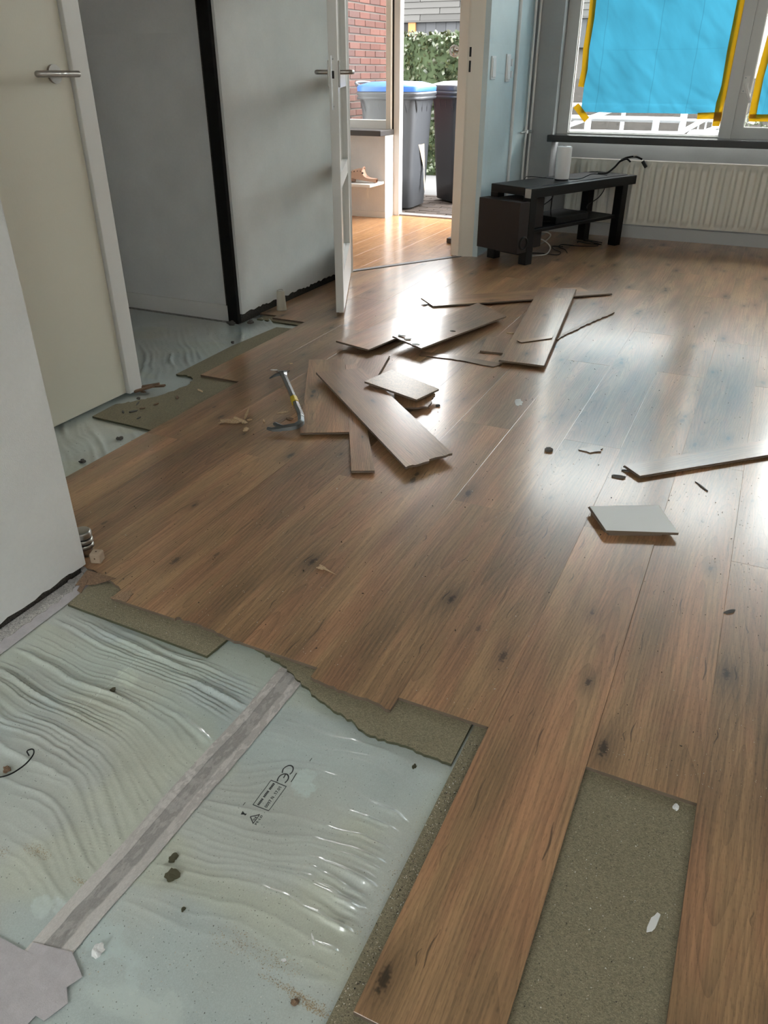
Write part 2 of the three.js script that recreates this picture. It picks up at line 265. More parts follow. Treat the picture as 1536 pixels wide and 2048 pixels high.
function sheetCanvas(W, H, x0, x1, z0, z1, draw) {
  const c = document.createElement('canvas'); c.width = W; c.height = H; const k = c.getContext('2d'), im = k.createImageData(W, H);
  for (let j = 0; j < H; j++) for (let i = 0; i < W; i++) {
    const x = x0 + (x1 - x0) * i / W, z = z0 + (z1 - z0) * j / H, n = fbm(x * 3.2 + 4, z * 3.2, 3), m = fbm(x * 13, z * 13 + 7, 3), f = vn(x * 900, z * 900), y = sst(0.52, 0.7, fbm(x * 5 + 30, z * 9, 2));
    const l = 0.93 + 0.08 * (m - 0.5) + 0.07 * (f - 0.5), t = sst(0.35, 0.65, n), o = (j * W + i) * 4, sp = hash(i >> 1, j >> 1) > 0.9985 ? 0.45 : 1;
    im.data[o] = 255 * l * sp * (0.77 + 0.025 * t + 0.012 * y); im.data[o + 1] = 255 * l * sp * (0.815 + 0.008 * y); im.data[o + 2] = 255 * l * sp * (0.805 - 0.02 * t - 0.02 * y); im.data[o + 3] = 255;
  }
  k.putImageData(im, 0, 0);
  const X = (x) => (x - x0) / (x1 - x0) * W, Z = (z) => (z - z0) / (z1 - z0) * H, S = W / (x1 - x0);
  const blot = (x, z, rx, rz, col, al, rough = 0.35, turn = 0) => { // a patch of plaster or dirt with a ragged outline
    k.save(); k.translate(X(x), Z(z)); k.rotate(turn); k.globalAlpha = al * 0.8; k.fillStyle = col; for (let q = 0; q < 3; q++) { k.globalAlpha = al * (0.3 + 0.12 * q); k.beginPath();
    const ph = rnd() * 40; for (let a = 0; a < 140; a++) { const t = a / 140 * Math.PI * 2, r = (1.04 - 0.07 * q) * (1 + 1.5 * rough * (fbm(Math.cos(t) * 1.9 + ph, Math.sin(t) * 1.9 + ph, 5) - 0.5) * 2); k.lineTo(Math.cos(t) * rx * S * r, Math.sin(t) * rz * S * r); } k.closePath(); k.fill(); }
    k.globalAlpha = al * 0.5; for (let a = 0; a < 25; a++) { k.beginPath(); k.arc(rr(-1, 1) * rx * S, rr(-1, 1) * rz * S, rr(1, 5), 0, 7); k.fill(); } k.restore();
  };
  const grit = (x, z, rx, rz, n, cols) => { for (let i = 0; i < n; i++) { const a = rnd() * 6.283, r = Math.pow(rnd(), 0.8), q = rr(0.3, 1.3) * S * 0.0007; k.fillStyle = cols[Math.floor(rnd() * cols.length)]; k.globalAlpha = rr(0.4, 0.95); k.fillRect(X(x + Math.cos(a) * r * rx), Z(z + Math.sin(a) * r * rz), q * 1.6, q); } k.globalAlpha = 1; };
  draw(k, X, Z, S, blot, grit);
  const t = new THREE.CanvasTexture(c); t.colorSpace = THREE.SRGBColorSpace; t.magFilter = THREE.LinearFilter; return t;
}
const sheetMat = (t) => new THREE.MeshPhysicalMaterial({ map: t, roughness: 0.3, clearcoat: 1, clearcoatRoughness: 0.1, ior: 1.55 });
const saw = ['#8a6f4e', '#a58a63', '#6d5a43', '#b79c76'];
{
  const x0 = -0.705, x1 = -0.26, z0 = -1.12, z1 = 0.1;
  const t = sheetCanvas(1024, 2048, x0, x1, z0, z1, (k, X, Z, S, blot, grit) => {
    blot(-0.53, -0.79, 0.025, 0.018, '#cfe0dc', 0.55, 0.5, 0.4);
    blot(-0.645, -0.42, 0.03, 0.02, '#c4d2cf', 0.6, 0.4); blot(-0.60, -0.415, 0.035, 0.007, '#c4d2cf', 0.45, 0.6); blot(-0.575, -0.395, 0.022, 0.007, '#c4d2cf', 0.45, 0.6, 0.6);
    blot(-0.565, -0.365, 0.05, 0.014, '#c9d4ce', 0.65, 0.4, -0.1); blot(-0.505, -0.372, 0.035, 0.022, '#c9d4ce', 0.6, 0.45); blot(-0.59, -0.30, 0.02, 0.012, '#c9d4ce', 0.6);
    grit(-0.36, -0.475, 0.06, 0.006, 500, saw); grit(-0.33, -0.468, 0.035, 0.006, 500, saw); grit(-0.47, -0.5, 0.05, 0.018, 220, saw); grit(-0.4, -0.5, 0.04, 0.02, 220, saw); grit(-0.48, -0.55, 0.2, 0.3, 500, ['#4b463c', '#6d6455', '#e8ece8']);
    grit(-0.312, -0.7, 0.01, 0.3, 200, saw);
    k.strokeStyle = k.fillStyle = '#17191a'; k.lineWidth = S * 0.0011;
    // boxed stamp
    k.save(); k.translate(X(-0.569), Z(-0.7405)); k.rotate(-Math.PI / 2); const w = 0.042 * S, h = 0.0315 * S; k.strokeRect(-w / 2, -h / 2, w, h);
    k.font = 'bold ' + Math.round(S * 0.0078) + 'px sans-serif'; k.textAlign = 'center'; k.fillText('0097 N .17.01', 0, h * 0.30, w * 0.86);
    for (let i = 0; i < 17; i++) if (i % 6 !== 5) k.fillRect(-w * 0.45 + i * w * 0.053, -h * 0.3, w * 0.04, h * 0.13); k.restore();
    // CE mark
    k.save(); k.translate(X(-0.569), Z(-0.797)); k.rotate(Math.PI / 2 - 0.15); k.lineWidth = S * 0.0019; const r = 0.0088 * S;
    k.beginPath(); k.arc(-r * 0.35, 0, r, 0.9, 5.38); k.stroke(); k.beginPath(); k.arc(r * 1.35, 0, r, 0.9 , 5.38); k.stroke(); k.beginPath(); k.moveTo(r * 0.4, 0); k.lineTo(r * 1.15, 0); k.stroke(); k.restore();
    k.save(); k.translate(X(-0.552), Z(-0.792)); k.rotate(-Math.PI / 2 - 0.1); k.fillRect(-0.008 * S, 0, 0.016 * S, 0.0016 * S); k.restore();
    // recycling triangle
    k.save(); k.translate(X(-0.567), Z(-0.689)); k.rotate(-Math.PI / 2); k.lineWidth = S * 0.0013; const q = 0.008 * S; k.lineJoin = 'round'; k.beginPath(); for (let i = 0; i < 3; i++) k.lineTo(Math.sin(i * 2.094) * q, -Math.cos(i * 2.094) * q); k.closePath(); k.stroke();
    k.font = 'bold ' + Math.round(S * 0.0055) + 'px sans-serif'; k.textAlign = 'center'; k.fillText('04', 0, q * 0.35); k.fillText('PE-LD', 0, q * 1.35); k.restore();
    for (const a of [-0.3, 0, 0.3]) { k.save(); k.translate(X(-0.587), Z(-0.69)); k.rotate(a); k.fillRect(-0.006 * S, 0, 0.009 * S, 0.0013 * S); k.restore(); }
    k.fillRect(X(-0.6), Z(-0.71), 0.001 * S, 0.005 * S); k.fillRect(X(-0.545), Z(-0.845), 0.001 * S, 0.006 * S);
  });
  single('plastic_sheet', sheetGeo(x0, x1, z0, z1, 90, 560, 0.08, 3.7, (x, z) => (0.25 + 1.15 * (1 - sst(-0.6, -0.42, z))) * (1 - sst(-0.2, 0, z)) * (0.05 + 0.95 * sst(-0.69, -0.645, x)) * (0.06 + 0.94 * (1 - sst(-0.35, -0.315, x))) * (0.06 + 0.94 * sst(0, 0.03, z + (x < -0.47 ? 0.934 + 0.4 * (-0.47 - x) : 0.934)))), sheetMat(t), 'crinkled pale green plastic sheet with stamped print beside the tape seam', 'plastic sheet');
}
{
  const x0 = -1.335, x1 = -0.695, z0 = -1.16, z1 = 0.1;
  const t = sheetCanvas(1024, 2016, x0, x1, z0, z1, (k, X, Z, S, blot, grit) => {
    blot(-1.0, -0.868, 0.03, 0.02, '#dbe3d2', 0.5, 0.5, 0.5); blot(-0.77, -0.419, 0.02, 0.015, '#ccd8d2', 0.65, 0.3, 0.6); blot(-0.735, -0.428, 0.018, 0.011, '#ccd8d2', 0.6, 0.4); blot(-0.755, -0.435, 0.008, 0.005, '#ccd8d2', 0.6, 0.5);
    grit(-0.85, -0.486, 0.03, 0.012, 420, saw); grit(-0.745, -0.475, 0.022, 0.007, 200, saw); grit(-0.9, -0.46, 0.02, 0.01, 120, saw); grit(-1.0, -0.7, 0.3, 0.3, 500, ['#4b463c', '#6d6455', '#e8ece8']);
    k.strokeStyle = '#e6efe9'; k.lineWidth = S * 0.0009; k.globalAlpha = 0.7; k.beginPath(); k.moveTo(X(-1.02), Z(-0.92)); k.lineTo(X(-1.02), Z(-0.74)); k.stroke(); k.globalAlpha = 1;
  });
  single('plastic_sheet', sheetGeo(x0, x1, z0, z1, 110, 580, -0.12, 11.3, (x, z) => (0.45 + 0.9 * (1 - sst(-0.6, -0.45, z))) * (0.1 + 0.9 * sst(-1.3, -1.23, x)) * (0.05 + 0.95 * (1 - sst(-0.76, -0.72, x))) * (0.06 + 0.94 * sst(0, 0.03, z + 0.995))), sheetMat(t), 'crinkled pale green plastic sheet between near white wall and tape seam', 'plastic sheet');
}
{
  const x0 = -3.3, x1 = -1.68, z0 = -3.32, z1 = -1.14;
  const t = sheetCanvas(1024, 1378, x0, x1, z0, z1, (k, X, Z, S, blot, grit) => { grit(-2.3, -3.12, 0.06, 0.03, 200, ['#3c342b', '#564a3c']); grit(-2.0, -2.2, 0.15, 0.15, 160, ['#4b463c', '#6d6455']); });
  single('plastic_sheet', sheetGeo(x0, x1, z0, z1, 240, 420, -0.75, 21.9, (x, z) => 1.7 * sst(-2.6, -2.2, x) * (0.1 + 0.9 * (1 - sst(-2.14, -2.1, x) * sst(-1.84, -1.88, z))) + 0.15, (x, z) => (x < -2.14 && z > -2.11) || (z < -3.145 && x < -2.33) || (x < -2.27 && z < -3.12) || z < -3.25 || (x > -1.78 && z < -1.9)), sheetMat(t), 'crinkled pale green plastic sheet on floor of the dark passage', 'plastic sheet');
}

// grey tape with dirt
const tapeTex = data(1024, 128, (i, j, o) => {
  const y = j / 128, n = fbm(i / 14, j / 14, 4), d = vn(i / 1.6, j / 1.6), e = 0.06 * (fbm(i / 50, 3, 3) - 0.5), mid = sst(0.27, 0.32, y + e) * (1 - sst(0.68, 0.73, y + e * 1.3)), worn = sst(0.44, 0.6, n + 0.1 * (1 - i / 1024));
  const l = 0.8 + 0.07 * (d - 0.5) + 0.05 * (n - 0.5) - 0.2 * mid * (0.6 + 0.4 * worn) - 0.1 * worn * (1 - mid) * (1 - sst(0.25, 0.6, i / 1024)) - 0.1 * Math.exp(-Math.pow((y + e - 0.3) / 0.012, 2));
  o[0] = l; o[1] = l * 0.975; o[2] = l * 0.955;
});
const tapeMat = new THREE.MeshPhysicalMaterial({ map: tapeTex, roughness: 0.5, bumpMap: scaled(noiseBump, 1), bumpScale: 0.0006, clearcoat: 0.2, clearcoatRoughness: 0.3 });
const cleanTapeTex = data(256, 256, (i, j, o) => { const l = 0.74 + 0.04 * (fbm(i / 20, j / 20, 4) - 0.5) * 2 + 0.03 * (vn(i / 2, j / 2) - 0.5); o[0] = l; o[1] = l * 0.97; o[2] = l * 0.985; });
const cleanTape = new THREE.MeshPhysicalMaterial({ map: scaled(cleanTapeTex, 6), roughness: 0.42, bumpMap: scaled(noiseBump, 7), bumpScale: 0.0004, clearcoat: 0.25, clearcoatRoughness: 0.3 });
{
  const z0 = -1.03, z1 = 0.1, cx = -0.7, w = 0.066, g = new THREE.PlaneGeometry(1, 1, 24, 420), p = g.attributes.position, uv = g.attributes.uv;
  for (let i = 0; i < p.count; i++) {
    const u = uv.getX(i), z = z0 + (z1 - z0) * (1 - uv.getY(i)), x = cx + (u - 0.5) * w + 0.003 * (vn(z * 9, u > 0.5 ? 3 : 8) - 0.5) + 0.006 * Math.sin(z * 5);
    p.setXYZ(i, x, -0.0138 + 0.9 * wrinkle(x, z, 0.08, 3.7) * (1 - sst(-0.7, -0.5, z)) + 0.0006 * vn(x * 90, z * 60), z); uv.setXY(i, (z - z0) / 1.13, u);
  }
  g.computeVertexNormals();
  single('seam_tape', g, tapeMat, 'grey dirty tape strip joining the two plastic sheets', 'tape');
  const crossShape = (P, y, label) => single('seam_tape', slab(P, 0.0004, (a, b) => [a, b], 0), cleanTape, label, 'tape', [0, y, 0]);
  crossShape([[-0.735, -0.325], ...jag([-0.735, -0.325], [-0.735, -0.385], 3, 0.002), [-0.735, -0.372], [-0.675, -0.385], [-0.636, -0.365], [-0.645, -0.345], [-0.628, -0.33], [-0.64, -0.3], [-0.655, -0.3], [-0.668, -0.2], [-0.74, -0.2]], -0.0122, 'wide lilac grey tape patch at the foot of the seam tape');
  crossShape([[-1.2, -0.28], [-1.2, -0.348], [-0.722, -0.358], [-0.722, -0.295]], -0.0128, 'lilac grey tape strip running off the frame left of the tape patch');
  crossShape([[-1.336, -0.25], [-1.336, -1.09], [-1.305, -1.09], [-1.282, -0.25]], -0.0128, 'grey tape strip along the foot of near white wall');
}

// ---------------------------------------------------------------- walls, ceiling, openings
const CH = 2.6;
// wall skin whose foot is torn where the skirting came off; drawn in the x-y plane, then turned
function skin(w, h, foot, amp, t = 0.012) {
  const pts = torn([[0, foot], [w, foot]], 0.02, amp).map((p, i, a) => [p[0], i === 0 || i === a.length - 1 ? foot : p[1] + 0.006 * (vn(p[0] * 7, 2) - 0.5)]);
  const s = new THREE.Shape(pts.map((p) => new THREE.Vector2(p[0], p[1]))); s.lineTo(w, h); s.lineTo(0, h); s.closePath();
  return new THREE.ExtrudeGeometry(s, { depth: t, bevelEnabled: false });
}
{ // near wall at the left edge of the picture
  const g = thing('wall_left', 'near white plastered wall at the left picture edge, foot torn open', 'wall', [0, 0, 0], 0, { kind: 'structure' });
  part('wall_core', box(-2.25, -1.372, -0.16, CH, -1.118, 2.1), rawWall, g);
  const s = part('plaster_skin', skin(3.23, CH, 0.008, 0.004), wallPaint, g); s.rotation.y = Math.PI / 2; s.position.set(-1.372, 0, 2.1);
  part('plaster_skin', box(-2.25, -1.3725, 0.01, CH, -1.13, -1.118), wallPaint, g);
  part('plaster_ledge', slab(torn([[-1.366, -1.12], [-1.34, -1.115], [-1.325, -1.0], [-1.335, -0.85], [-1.325, -0.7], [-1.366, -0.5]], 0.012, 0.006), 0.006, (a, b) => [a, b], 0), [plaster, plaster], g).position.y = -0.0105;
  for (const [x, z, s] of [[-1.362, -1.122, 1], [-1.352, -1.118, 0.8], [-1.352, -1.07, 0.9], [-1.345, -1.03, 1.1], [-1.35, -0.96, 0.8]]) { const m = part('plaster_crumb', new THREE.DodecahedronGeometry(0.007 * s, 1), plaster, g); m.position.set(x, -0.004, z); m.scale.set(1, rr(0.6, 1.2), rr(0.8, 2)); m.rotation.set(rnd() * 3, rnd() * 3, 0); }
}
structure('wall_passage', box(-3.6, -2.14, -0.2, CH, -2.12, -1.13), wallPaint, 'white wall behind the cream door, beside the passage', 'wall');
structure('wall_back_passage', box(-3.6, -2.33, -0.2, CH, -3.28, -3.16), wallPaint, 'white wall at the back of the passage', 'wall');
structure('wall_end_passage', box(-3.72, -3.3, -0.2, CH, -3.2, -2.1), wallPaint, 'white end wall inside the dark passage', 'wall');
structure('baseboard_passage', box(-3.3, -2.333, -0.016, 0.062, -3.16, -3.146), whiteGloss, 'low white skirting board at the foot of the passage wall', 'skirting');
{
  const g = thing('wall_hall', 'pale grey wall between black post and open white door, foot torn open', 'wall', [0, 0, 0], 0, { kind: 'structure' });
  part('wall_core', box(-2.36, -2.276, -0.2, CH, -4.33, -3.15), rawWall, g);
  const s = part('plaster_skin', skin(1.185, CH, 0.03, 0.006, 0.014), wallPaint, g); s.rotation.y = Math.PI / 2; s.position.set(-2.276, 0, -3.145);
  part('hall_skin', box(-2.375, -2.36, 0, CH, -4.33, -3.28), wallPaint, g);
}
structure('trim_1', box(-2.334, -2.276, -0.016, CH, -3.15, -3.122, 0.002), blackGloss, 'black painted post at the corner of the passage', 'post');
structure('trim_2', box(-2.25, -2.085, -0.004, CH, -2.188, -2.117, 0.003), whiteGloss, 'white door post beside the cream door', 'post');

// doorway set at an angle between the living room and the entrance hall
const dl = Math.hypot(DB[0] - DA[0], DB[1] - DA[1]), dAng = Math.atan2(-(DB[1] - DA[1]), DB[0] - DA[0]); // turn about y that lays +x along A -> B
function alongDoor(name, geo, mat, label, cat, kind = 'structure') { const m = single(name, geo, mat, label, cat, [DA[0], 0, DA[1]], dAng, kind ? { kind } : {}); return m; }
{
  const footprint = (P, h) => { const s = new THREE.Shape(P.map((p) => new THREE.Vector2(p[0], -p[1]))); const g = new THREE.ExtrudeGeometry(s, { depth: h, bevelEnabled: true, bevelThickness: 0.001, bevelSize: 0.002, bevelSegments: 1 }); g.rotateX(-Math.PI / 2); return g; };
  const f = thing('trim_3', 'cream door post on the window side of the hall doorway', 'door frame', [0, 0, 0], 0, { kind: 'structure' });
  part('post', footprint([[-1.887, -5.082], [-1.822, -5.047], [-1.814, -5.052], [-1.83, -5.11], [-1.87, -5.13]], CH), creamGloss, f);
  part('post', footprint([[-1.814, -5.054], [-1.75, -5.08], [-1.705, -5.1], [-1.79, -5.2], [-1.86, -5.13]], CH), creamGloss, f);
  for (const [y, h] of [[1.08, 0.06], [1.16, 0.05]]) { const m = part('strike_plate', box(-0.006, 0.006, y, y + h, -0.0015, 0.0015), cablePlastic, f); m.position.set(-1.806, 0, -5.0535); m.rotation.y = 0.38; }
  const l = thing('trim_4', 'white hinge post of the hall doorway behind the open door', 'door frame', [0, 0, 0], 0, { kind: 'structure' });
  part('post', footprint([[-2.262, -4.25], [-2.25, -4.325], [-2.285, -4.375], [-2.375, -4.33], [-2.3, -4.25]], CH), whiteGloss, l);
}
alongDoor('wall_above_doorway', box(-0.05, dl + 0.1, 2.08, CH, -0.1, 0.0), wallPaint, 'white wall above the hall doorway', 'wall');
alongDoor('trim_5', box(0.02, dl - 0.01, -0.012, 0.003, -0.05, -0.012), new THREE.MeshStandardMaterial({ color: C(0.22, 0.2, 0.18), roughness: 0.6 }), 'grey metal threshold strip in the hall doorway', 'threshold');

structure('wall_blue', box(-1.82, -1.70, -0.2, CH, -6.06, -5.085), new THREE.MeshStandardMaterial({ color: C(0.66, 0.77, 0.8), map: scaled(paintTex, 0.7), bumpMap: paintBump, bumpScale: 0.0007, roughness: 0.7 }), 'wall with two switches beside the hall doorway, blue film light put into its colour', 'wall');  // blue cast of the window film is put into this wall colour
{ const m = structure('baseboard_blue', slab(torn([[-1.7, -5.09], [-1.69, -5.2], [-1.688, -5.5], [-1.69, -6.0]], 0.03, 0.004).concat([[-1.71, -6.0], [-1.71, -5.09]]), 0.014, (a, b) => [a, b], 0), [plaster, plaster], 'rough plaster line left at foot of the pale blue wall', 'plaster'); m.position.y = 0.006; }
structure('wall_front_pier', box(-1.82, -1.508, -0.2, CH, -6.5, -6.05), shadeGrey, 'wall pier between corner pipes and window, backlit shade put into its grey colour', 'wall');
structure('wall_below_window', box(-1.508, 2.65, -0.2, 0.655, -6.5, -6.25), shadeGrey, 'wall below the window sill, behind the radiator, backlit shade put into its grey colour', 'wall');
structure('baseboard_window', box(-1.508, 2.65, 0, 0.085, -6.25, -6.236), greyFrame, 'low white skirting under the radiator', 'skirting');
structure('wall_above_window', box(-1.508, 2.65, 2.52, CH, -6.5, -6.05), wallPaint, 'white wall above the window', 'wall');
structure('wall_right', box(2.58, 2.75, -0.2, CH, -6.5, 2.12), wallPaint, 'white wall on the right side of the room', 'wall');
structure('ceiling', box(-3.72, 2.75, CH, CH + 0.15, -6.6, 2.2), ceilingPaint, 'white ceiling', 'ceiling');
// garden side behind the camera: two unseen windows, added for their light
const RW = { y0: 0.95, y1: 2.3, z: 2.0 };
{
  const g = thing('wall_back', 'white wall with two added windows behind the viewer', 'wall', [0, 0, 0], 0, { kind: 'structure' });
  for (const [x0, x1] of [[-1.36, -1.2], [-0.25, 1.55], [2.35, 2.6]]) part('wall_piece', box(x0, x1, RW.y0, RW.y1, RW.z, RW.z + 0.12), wallPaint, g);
  part('wall_piece', box(-1.36, 2.6, -0.2, RW.y0, RW.z, RW.z + 0.12), wallPaint, g); part('wall_piece', box(-1.36, 2.6, RW.y1, CH, RW.z, RW.z + 0.12), wallPaint, g);
  [[-1.2, -0.25, 'window_2', 'small added window, unseen behind the viewer, beside the near white wall'], [1.55, 2.35, 'window_4', 'small added window, unseen behind the viewer, beside the right wall']].forEach(([x0, x1, name, label]) => {
    const w = thing(name, label, 'window', [0, 0, 0], 0, { kind: 'structure' });
    for (const x of [x0, x1 - 0.05]) part('window_frame', box(x, x + 0.05, RW.y0, RW.y1, RW.z + 0.03, RW.z + 0.09), whiteGloss, w);
    for (const y of [RW.y0, RW.y1 - 0.05]) part('window_frame', box(x0 + 0.05, x1 - 0.05, y, y + 0.05, RW.z + 0.03, RW.z + 0.09), whiteGloss, w);
    part('pane', box(x0 + 0.05, x1 - 0.05, RW.y0 + 0.05, RW.y1 - 0.05, RW.z + 0.058, RW.z + 0.062), glass, w);
  });
}

// entrance hall
structure('wall_hall_side', box(-3.72, -3.6, -0.2, CH, -6.5, -3.2), wallPaint, 'white side wall of the entrance hall, hidden behind open door', 'wall');
{
  const hallTex = data(512, 512, (i, j, o) => { const n = fbm(i / 14, j / 90, 4), s = vn(i / 30 + 7, j / 12), f = vn(i / 1.5, j / 12), l = 0.86 + 0.13 * (n - 0.5) * 2 + 0.06 * (s - 0.5) - 0.05 * (f - 0.5); o[0] = l * 0.86; o[1] = l * 0.64; o[2] = l * 0.44; });
  const beech = new THREE.MeshPhysicalMaterial({ map: scaled(hallTex, 3, 1), roughness: 0.22, ior: 1.5 });
  const h = thing('floor_hall', 'shiny orange laminate floor of the entrance hall', 'floor', [0, 0, 0], 0, { kind: 'structure' });
  const off = (p) => -doorSide(p) - 0.012 * dl;
  for (let i = 0; i < 10; i++) for (const [za, zb] of i % 2 ? [[-3.3, -4.4], [-4.4, -5.6], [-5.6, -6.5]] : [[-3.3, -5.0], [-5.0, -6.2], [-6.2, -6.5]]) {
    let P = clipHalf([[-3.6 + i * 0.19, za], [-3.6 + (i + 1) * 0.19, za], [-3.6 + (i + 1) * 0.19, zb], [-3.6 + i * 0.19, zb]], off); if (P.length < 3) continue;
    const dx = rnd(); part('plank', slab(P, 0.012, (a, b) => [a + dx, b + dx * 3], 0.0007), [beech, core], h);
  }
}
{
  const z0 = -6.5, z1 = -6.26;
  const p = thing('wall_parapet', 'low white wall under the side window beside the front door', 'wall', [0, 0, 0], 0, { kind: 'structure' });
  part('wall_piece', box(-3.6, -2.936, -0.2, 0.63, z0, z1), wallPaint, p); part('skirting', box(-3.6, -2.93, 0, 0.05, z1, z1 + 0.01), whiteGloss, p);
  single('hall_ledge', box(-3.6, -2.93, 0.632, 0.672, -6.42, -6.16, 0.003), new THREE.MeshPhysicalMaterial({ color: C(0.06, 0.055, 0.052), roughness: 0.3 }), 'dark ledge board on top of the low hall wall', 'ledge');
  const w = thing('window_3', 'fixed side window beside the front door, bin and bricks behind it', 'window', [0, 0, 0], 0, { kind: 'structure' });
  part('window_frame', box(-3.6, -2.99, 0.66, 0.735, -6.5, -6.44, 0.004), whiteGloss, w); part('window_frame', box(-3.6, -2.99, 2.3, 2.38, -6.5, -6.44), whiteGloss, w);
  part('window_frame', box(-2.995, -2.95, 0.0, 2.38, -6.5, -6.40, 0.004), creamGloss, w); part('pane', box(-3.6, -2.99, 0.73, 2.3, -6.474, -6.47), glass, w);
  const d = thing('door_2', 'white front door frame, door standing open inwards', 'door frame', [0, 0, 0], 0, { kind: 'structure' });
  part('post', box(-2.938, -2.885, -0.05, 2.1, -6.5, -6.43, 0.004), whiteGloss, d); part('post', box(-1.95, -1.9, -0.05, 2.1, -6.5, -6.43, 0.004), whiteGloss, d); part('head', box(-2.94, -1.9, 2.06, 2.12, -6.5, -6.43), whiteGloss, d);
  part('weather_seal', box(-2.95, -2.938, 0, 2.1, -6.46, -6.43), cablePlastic, d); part('door_sill', box(-2.94, -1.9, -0.06, 0.012, -6.53, -6.44, 0.004), new THREE.MeshStandardMaterial({ color: C(0.3, 0.27, 0.25), roughness: 0.6 }), d);
  structure('wall_above_front_door', box(-3.6, -1.8, 2.1, CH, -6.5, -6.3), wallPaint, 'white wall above the front door', 'wall');
  structure('wall_front_door_side', box(-1.95, -1.8, -0.2, CH, -6.5, -6.35), wallPaint, 'white wall strip on the hinge side of the front door', 'wall');
}

// ---------------------------------------------------------------- front window with blue film
const WZ = -6.16;
{
  const w = thing('window_1', 'wide grey framed front window half covered with blue film', 'window', [0, 0, 0], 0, { kind: 'structure' });
  const fr = (x0, x1, y0, y1, z0 = WZ - 0.05, z1 = WZ + 0.01, m = greyFrame) => part('window_frame', box(x0, x1, y0, y1, z0, z1, 0.003), m, w);
  fr(-1.508, -1.425, 0.66, 2.52); fr(-0.402, -0.325, 0.66, 2.52, WZ - 0.05, WZ + 0.015); fr(0.32, 0.397, 0.66, 2.52); fr(1.42, 1.5, 0.66, 2.52);
  fr(-1.425, -0.402, 0.66, 0.703); fr(-0.325, 0.32, 0.66, 0.69); fr(0.397, 1.42, 0.66, 0.703); fr(-1.425, 1.42, 2.45, 2.52);
  const s = part('sash_frame', plainUv([box(-0.325, -0.262, 0.692, 2.45, WZ - 0.055, WZ - 0.005), box(0.257, 0.32, 0.692, 2.45, WZ - 0.055, WZ - 0.005), box(-0.262, 0.257, 0.692, 0.757, WZ - 0.055, WZ - 0.005), box(-0.262, 0.257, 2.39, 2.45, WZ - 0.055, WZ - 0.005)]), greyFrame, w);
  for (const [a, b, c, d] of [[-1.425, -0.402, 0.703, 2.45], [-0.262, 0.257, 0.757, 2.39], [0.397, 1.42, 0.703, 2.45]]) {
    part('pane', box(a, b, c, d, WZ - 0.032, WZ - 0.028), glass, w);
    for (const [x0, x1, y0, y1] of [[a, a + 0.006, c, d], [b - 0.006, b, c, d], [a, b, c, c + 0.006]]) part('glazing_bead', box(x0, x1, y0, y1, WZ - 0.03, WZ - 0.012), whiteGloss, w);
  }
  structure('wall_window_right', box(1.5, 2.65, 0.65, 2.52, -6.5, -6.05), wallPaint, 'white wall to the right of the window', 'wall');
  const latchGrey = new THREE.MeshPhysicalMaterial({ color: C(0.62, 0.61, 0.58), roughness: 0.35 });
  const h = thing('window_latch', 'grey metal window latch on the casement frame', 'latch', [-0.297, 1.01, WZ + 0.0]);
  part('latch_plate', box(-0.02, 0.018, -0.05, 0.05, -0.004, 0.003, 0.002), latchGrey, h); part('latch_hub', rod([0, 0, 0.002], [0, 0, 0.012], 0.014, 20), latchGrey, h);
  const lv = part('latch_lever', box(-0.009, 0.009, -0.115, 0.01, 0.008, 0.017, 0.003), latchGrey, h); lv.rotation.z = 0.42;
  for (const y of [-0.038, 0.038]) part('screw', rod([-0.008, y, 0.003], [-0.008, y, 0.006], 0.004, 10), darkSteel, h.children[0]);
  // film sheets, wrinkled, a little in front of the panes
  const film = (x0, x1, y0, y1, label, s) => {
    const g = new THREE.PlaneGeometry(1, 1, 70, 90), p = g.attributes.position, uv = g.attributes.uv;
    for (let i = 0; i < p.count; i++) {
      const u = uv.getX(i), v = uv.getY(i), f = Math.pow(Math.abs(Math.sin((u * 1.1 + v * 1.3) * 17 + 5 * fbm(u * 3 + s, v * 3, 3))), 5);
      p.setXYZ(i, x0 + (x1 - x0) * u + 0.006 * (vn(v * 6 + s, 1) - 0.5), y0 + (y1 - y0) * v + 0.012 * (vn(u * 5 + s, 4) - 0.5) * (1 - v), WZ - 0.014 + 0.004 * f * (1 - v * 0.5) * sst(0.4, 0.6, fbm(u * 4 + s + 9, v * 4, 2)) + 0.006 * (fbm(u * 5 + s, v * 5, 3) - 0.5));
    }
    g.computeVertexNormals(); return single('window_film', g, filmBlue, label, 'film', [0, 0, 0], 0);
  };
  film(-1.352, -0.43, 0.838, 1.88, 'sky blue plastic film taped over the wide left window pane', 1);
  film(-0.205, 0.215, 0.82, 1.86, 'sky blue plastic film on the narrow casement by the latch', 5);
  const tape = (pts, wd, label, z = WZ - 0.002) => { // strip of tape following points on the window
    const n = pts.length, pos = [], idx = [], uv = [];
    for (let i = 0; i < n; i++) { const a = pts[Math.max(0, i - 1)], b = pts[Math.min(n - 1, i + 1)], dx = b[0] - a[0], dy = b[1] - a[1], l = Math.hypot(dx, dy); for (const s of [-1, 1]) { pos.push(pts[i][0] - dy / l * s * wd / 2, pts[i][1] + dx / l * s * wd / 2, z + 0.002 * Math.sin(i * 1.7)); uv.push(s, i); } if (i) { const k = i * 2; idx.push(k - 2, k - 1, k, k - 1, k + 1, k); } }
    const g = new THREE.BufferGeometry(); g.setAttribute('position', new THREE.Float32BufferAttribute(pos, 3)); g.setAttribute('uv', new THREE.Float32BufferAttribute(uv, 2)); g.setIndex(idx); g.computeVertexNormals();
    return single('window_tape', g, yellowTape, label, 'tape');
  };
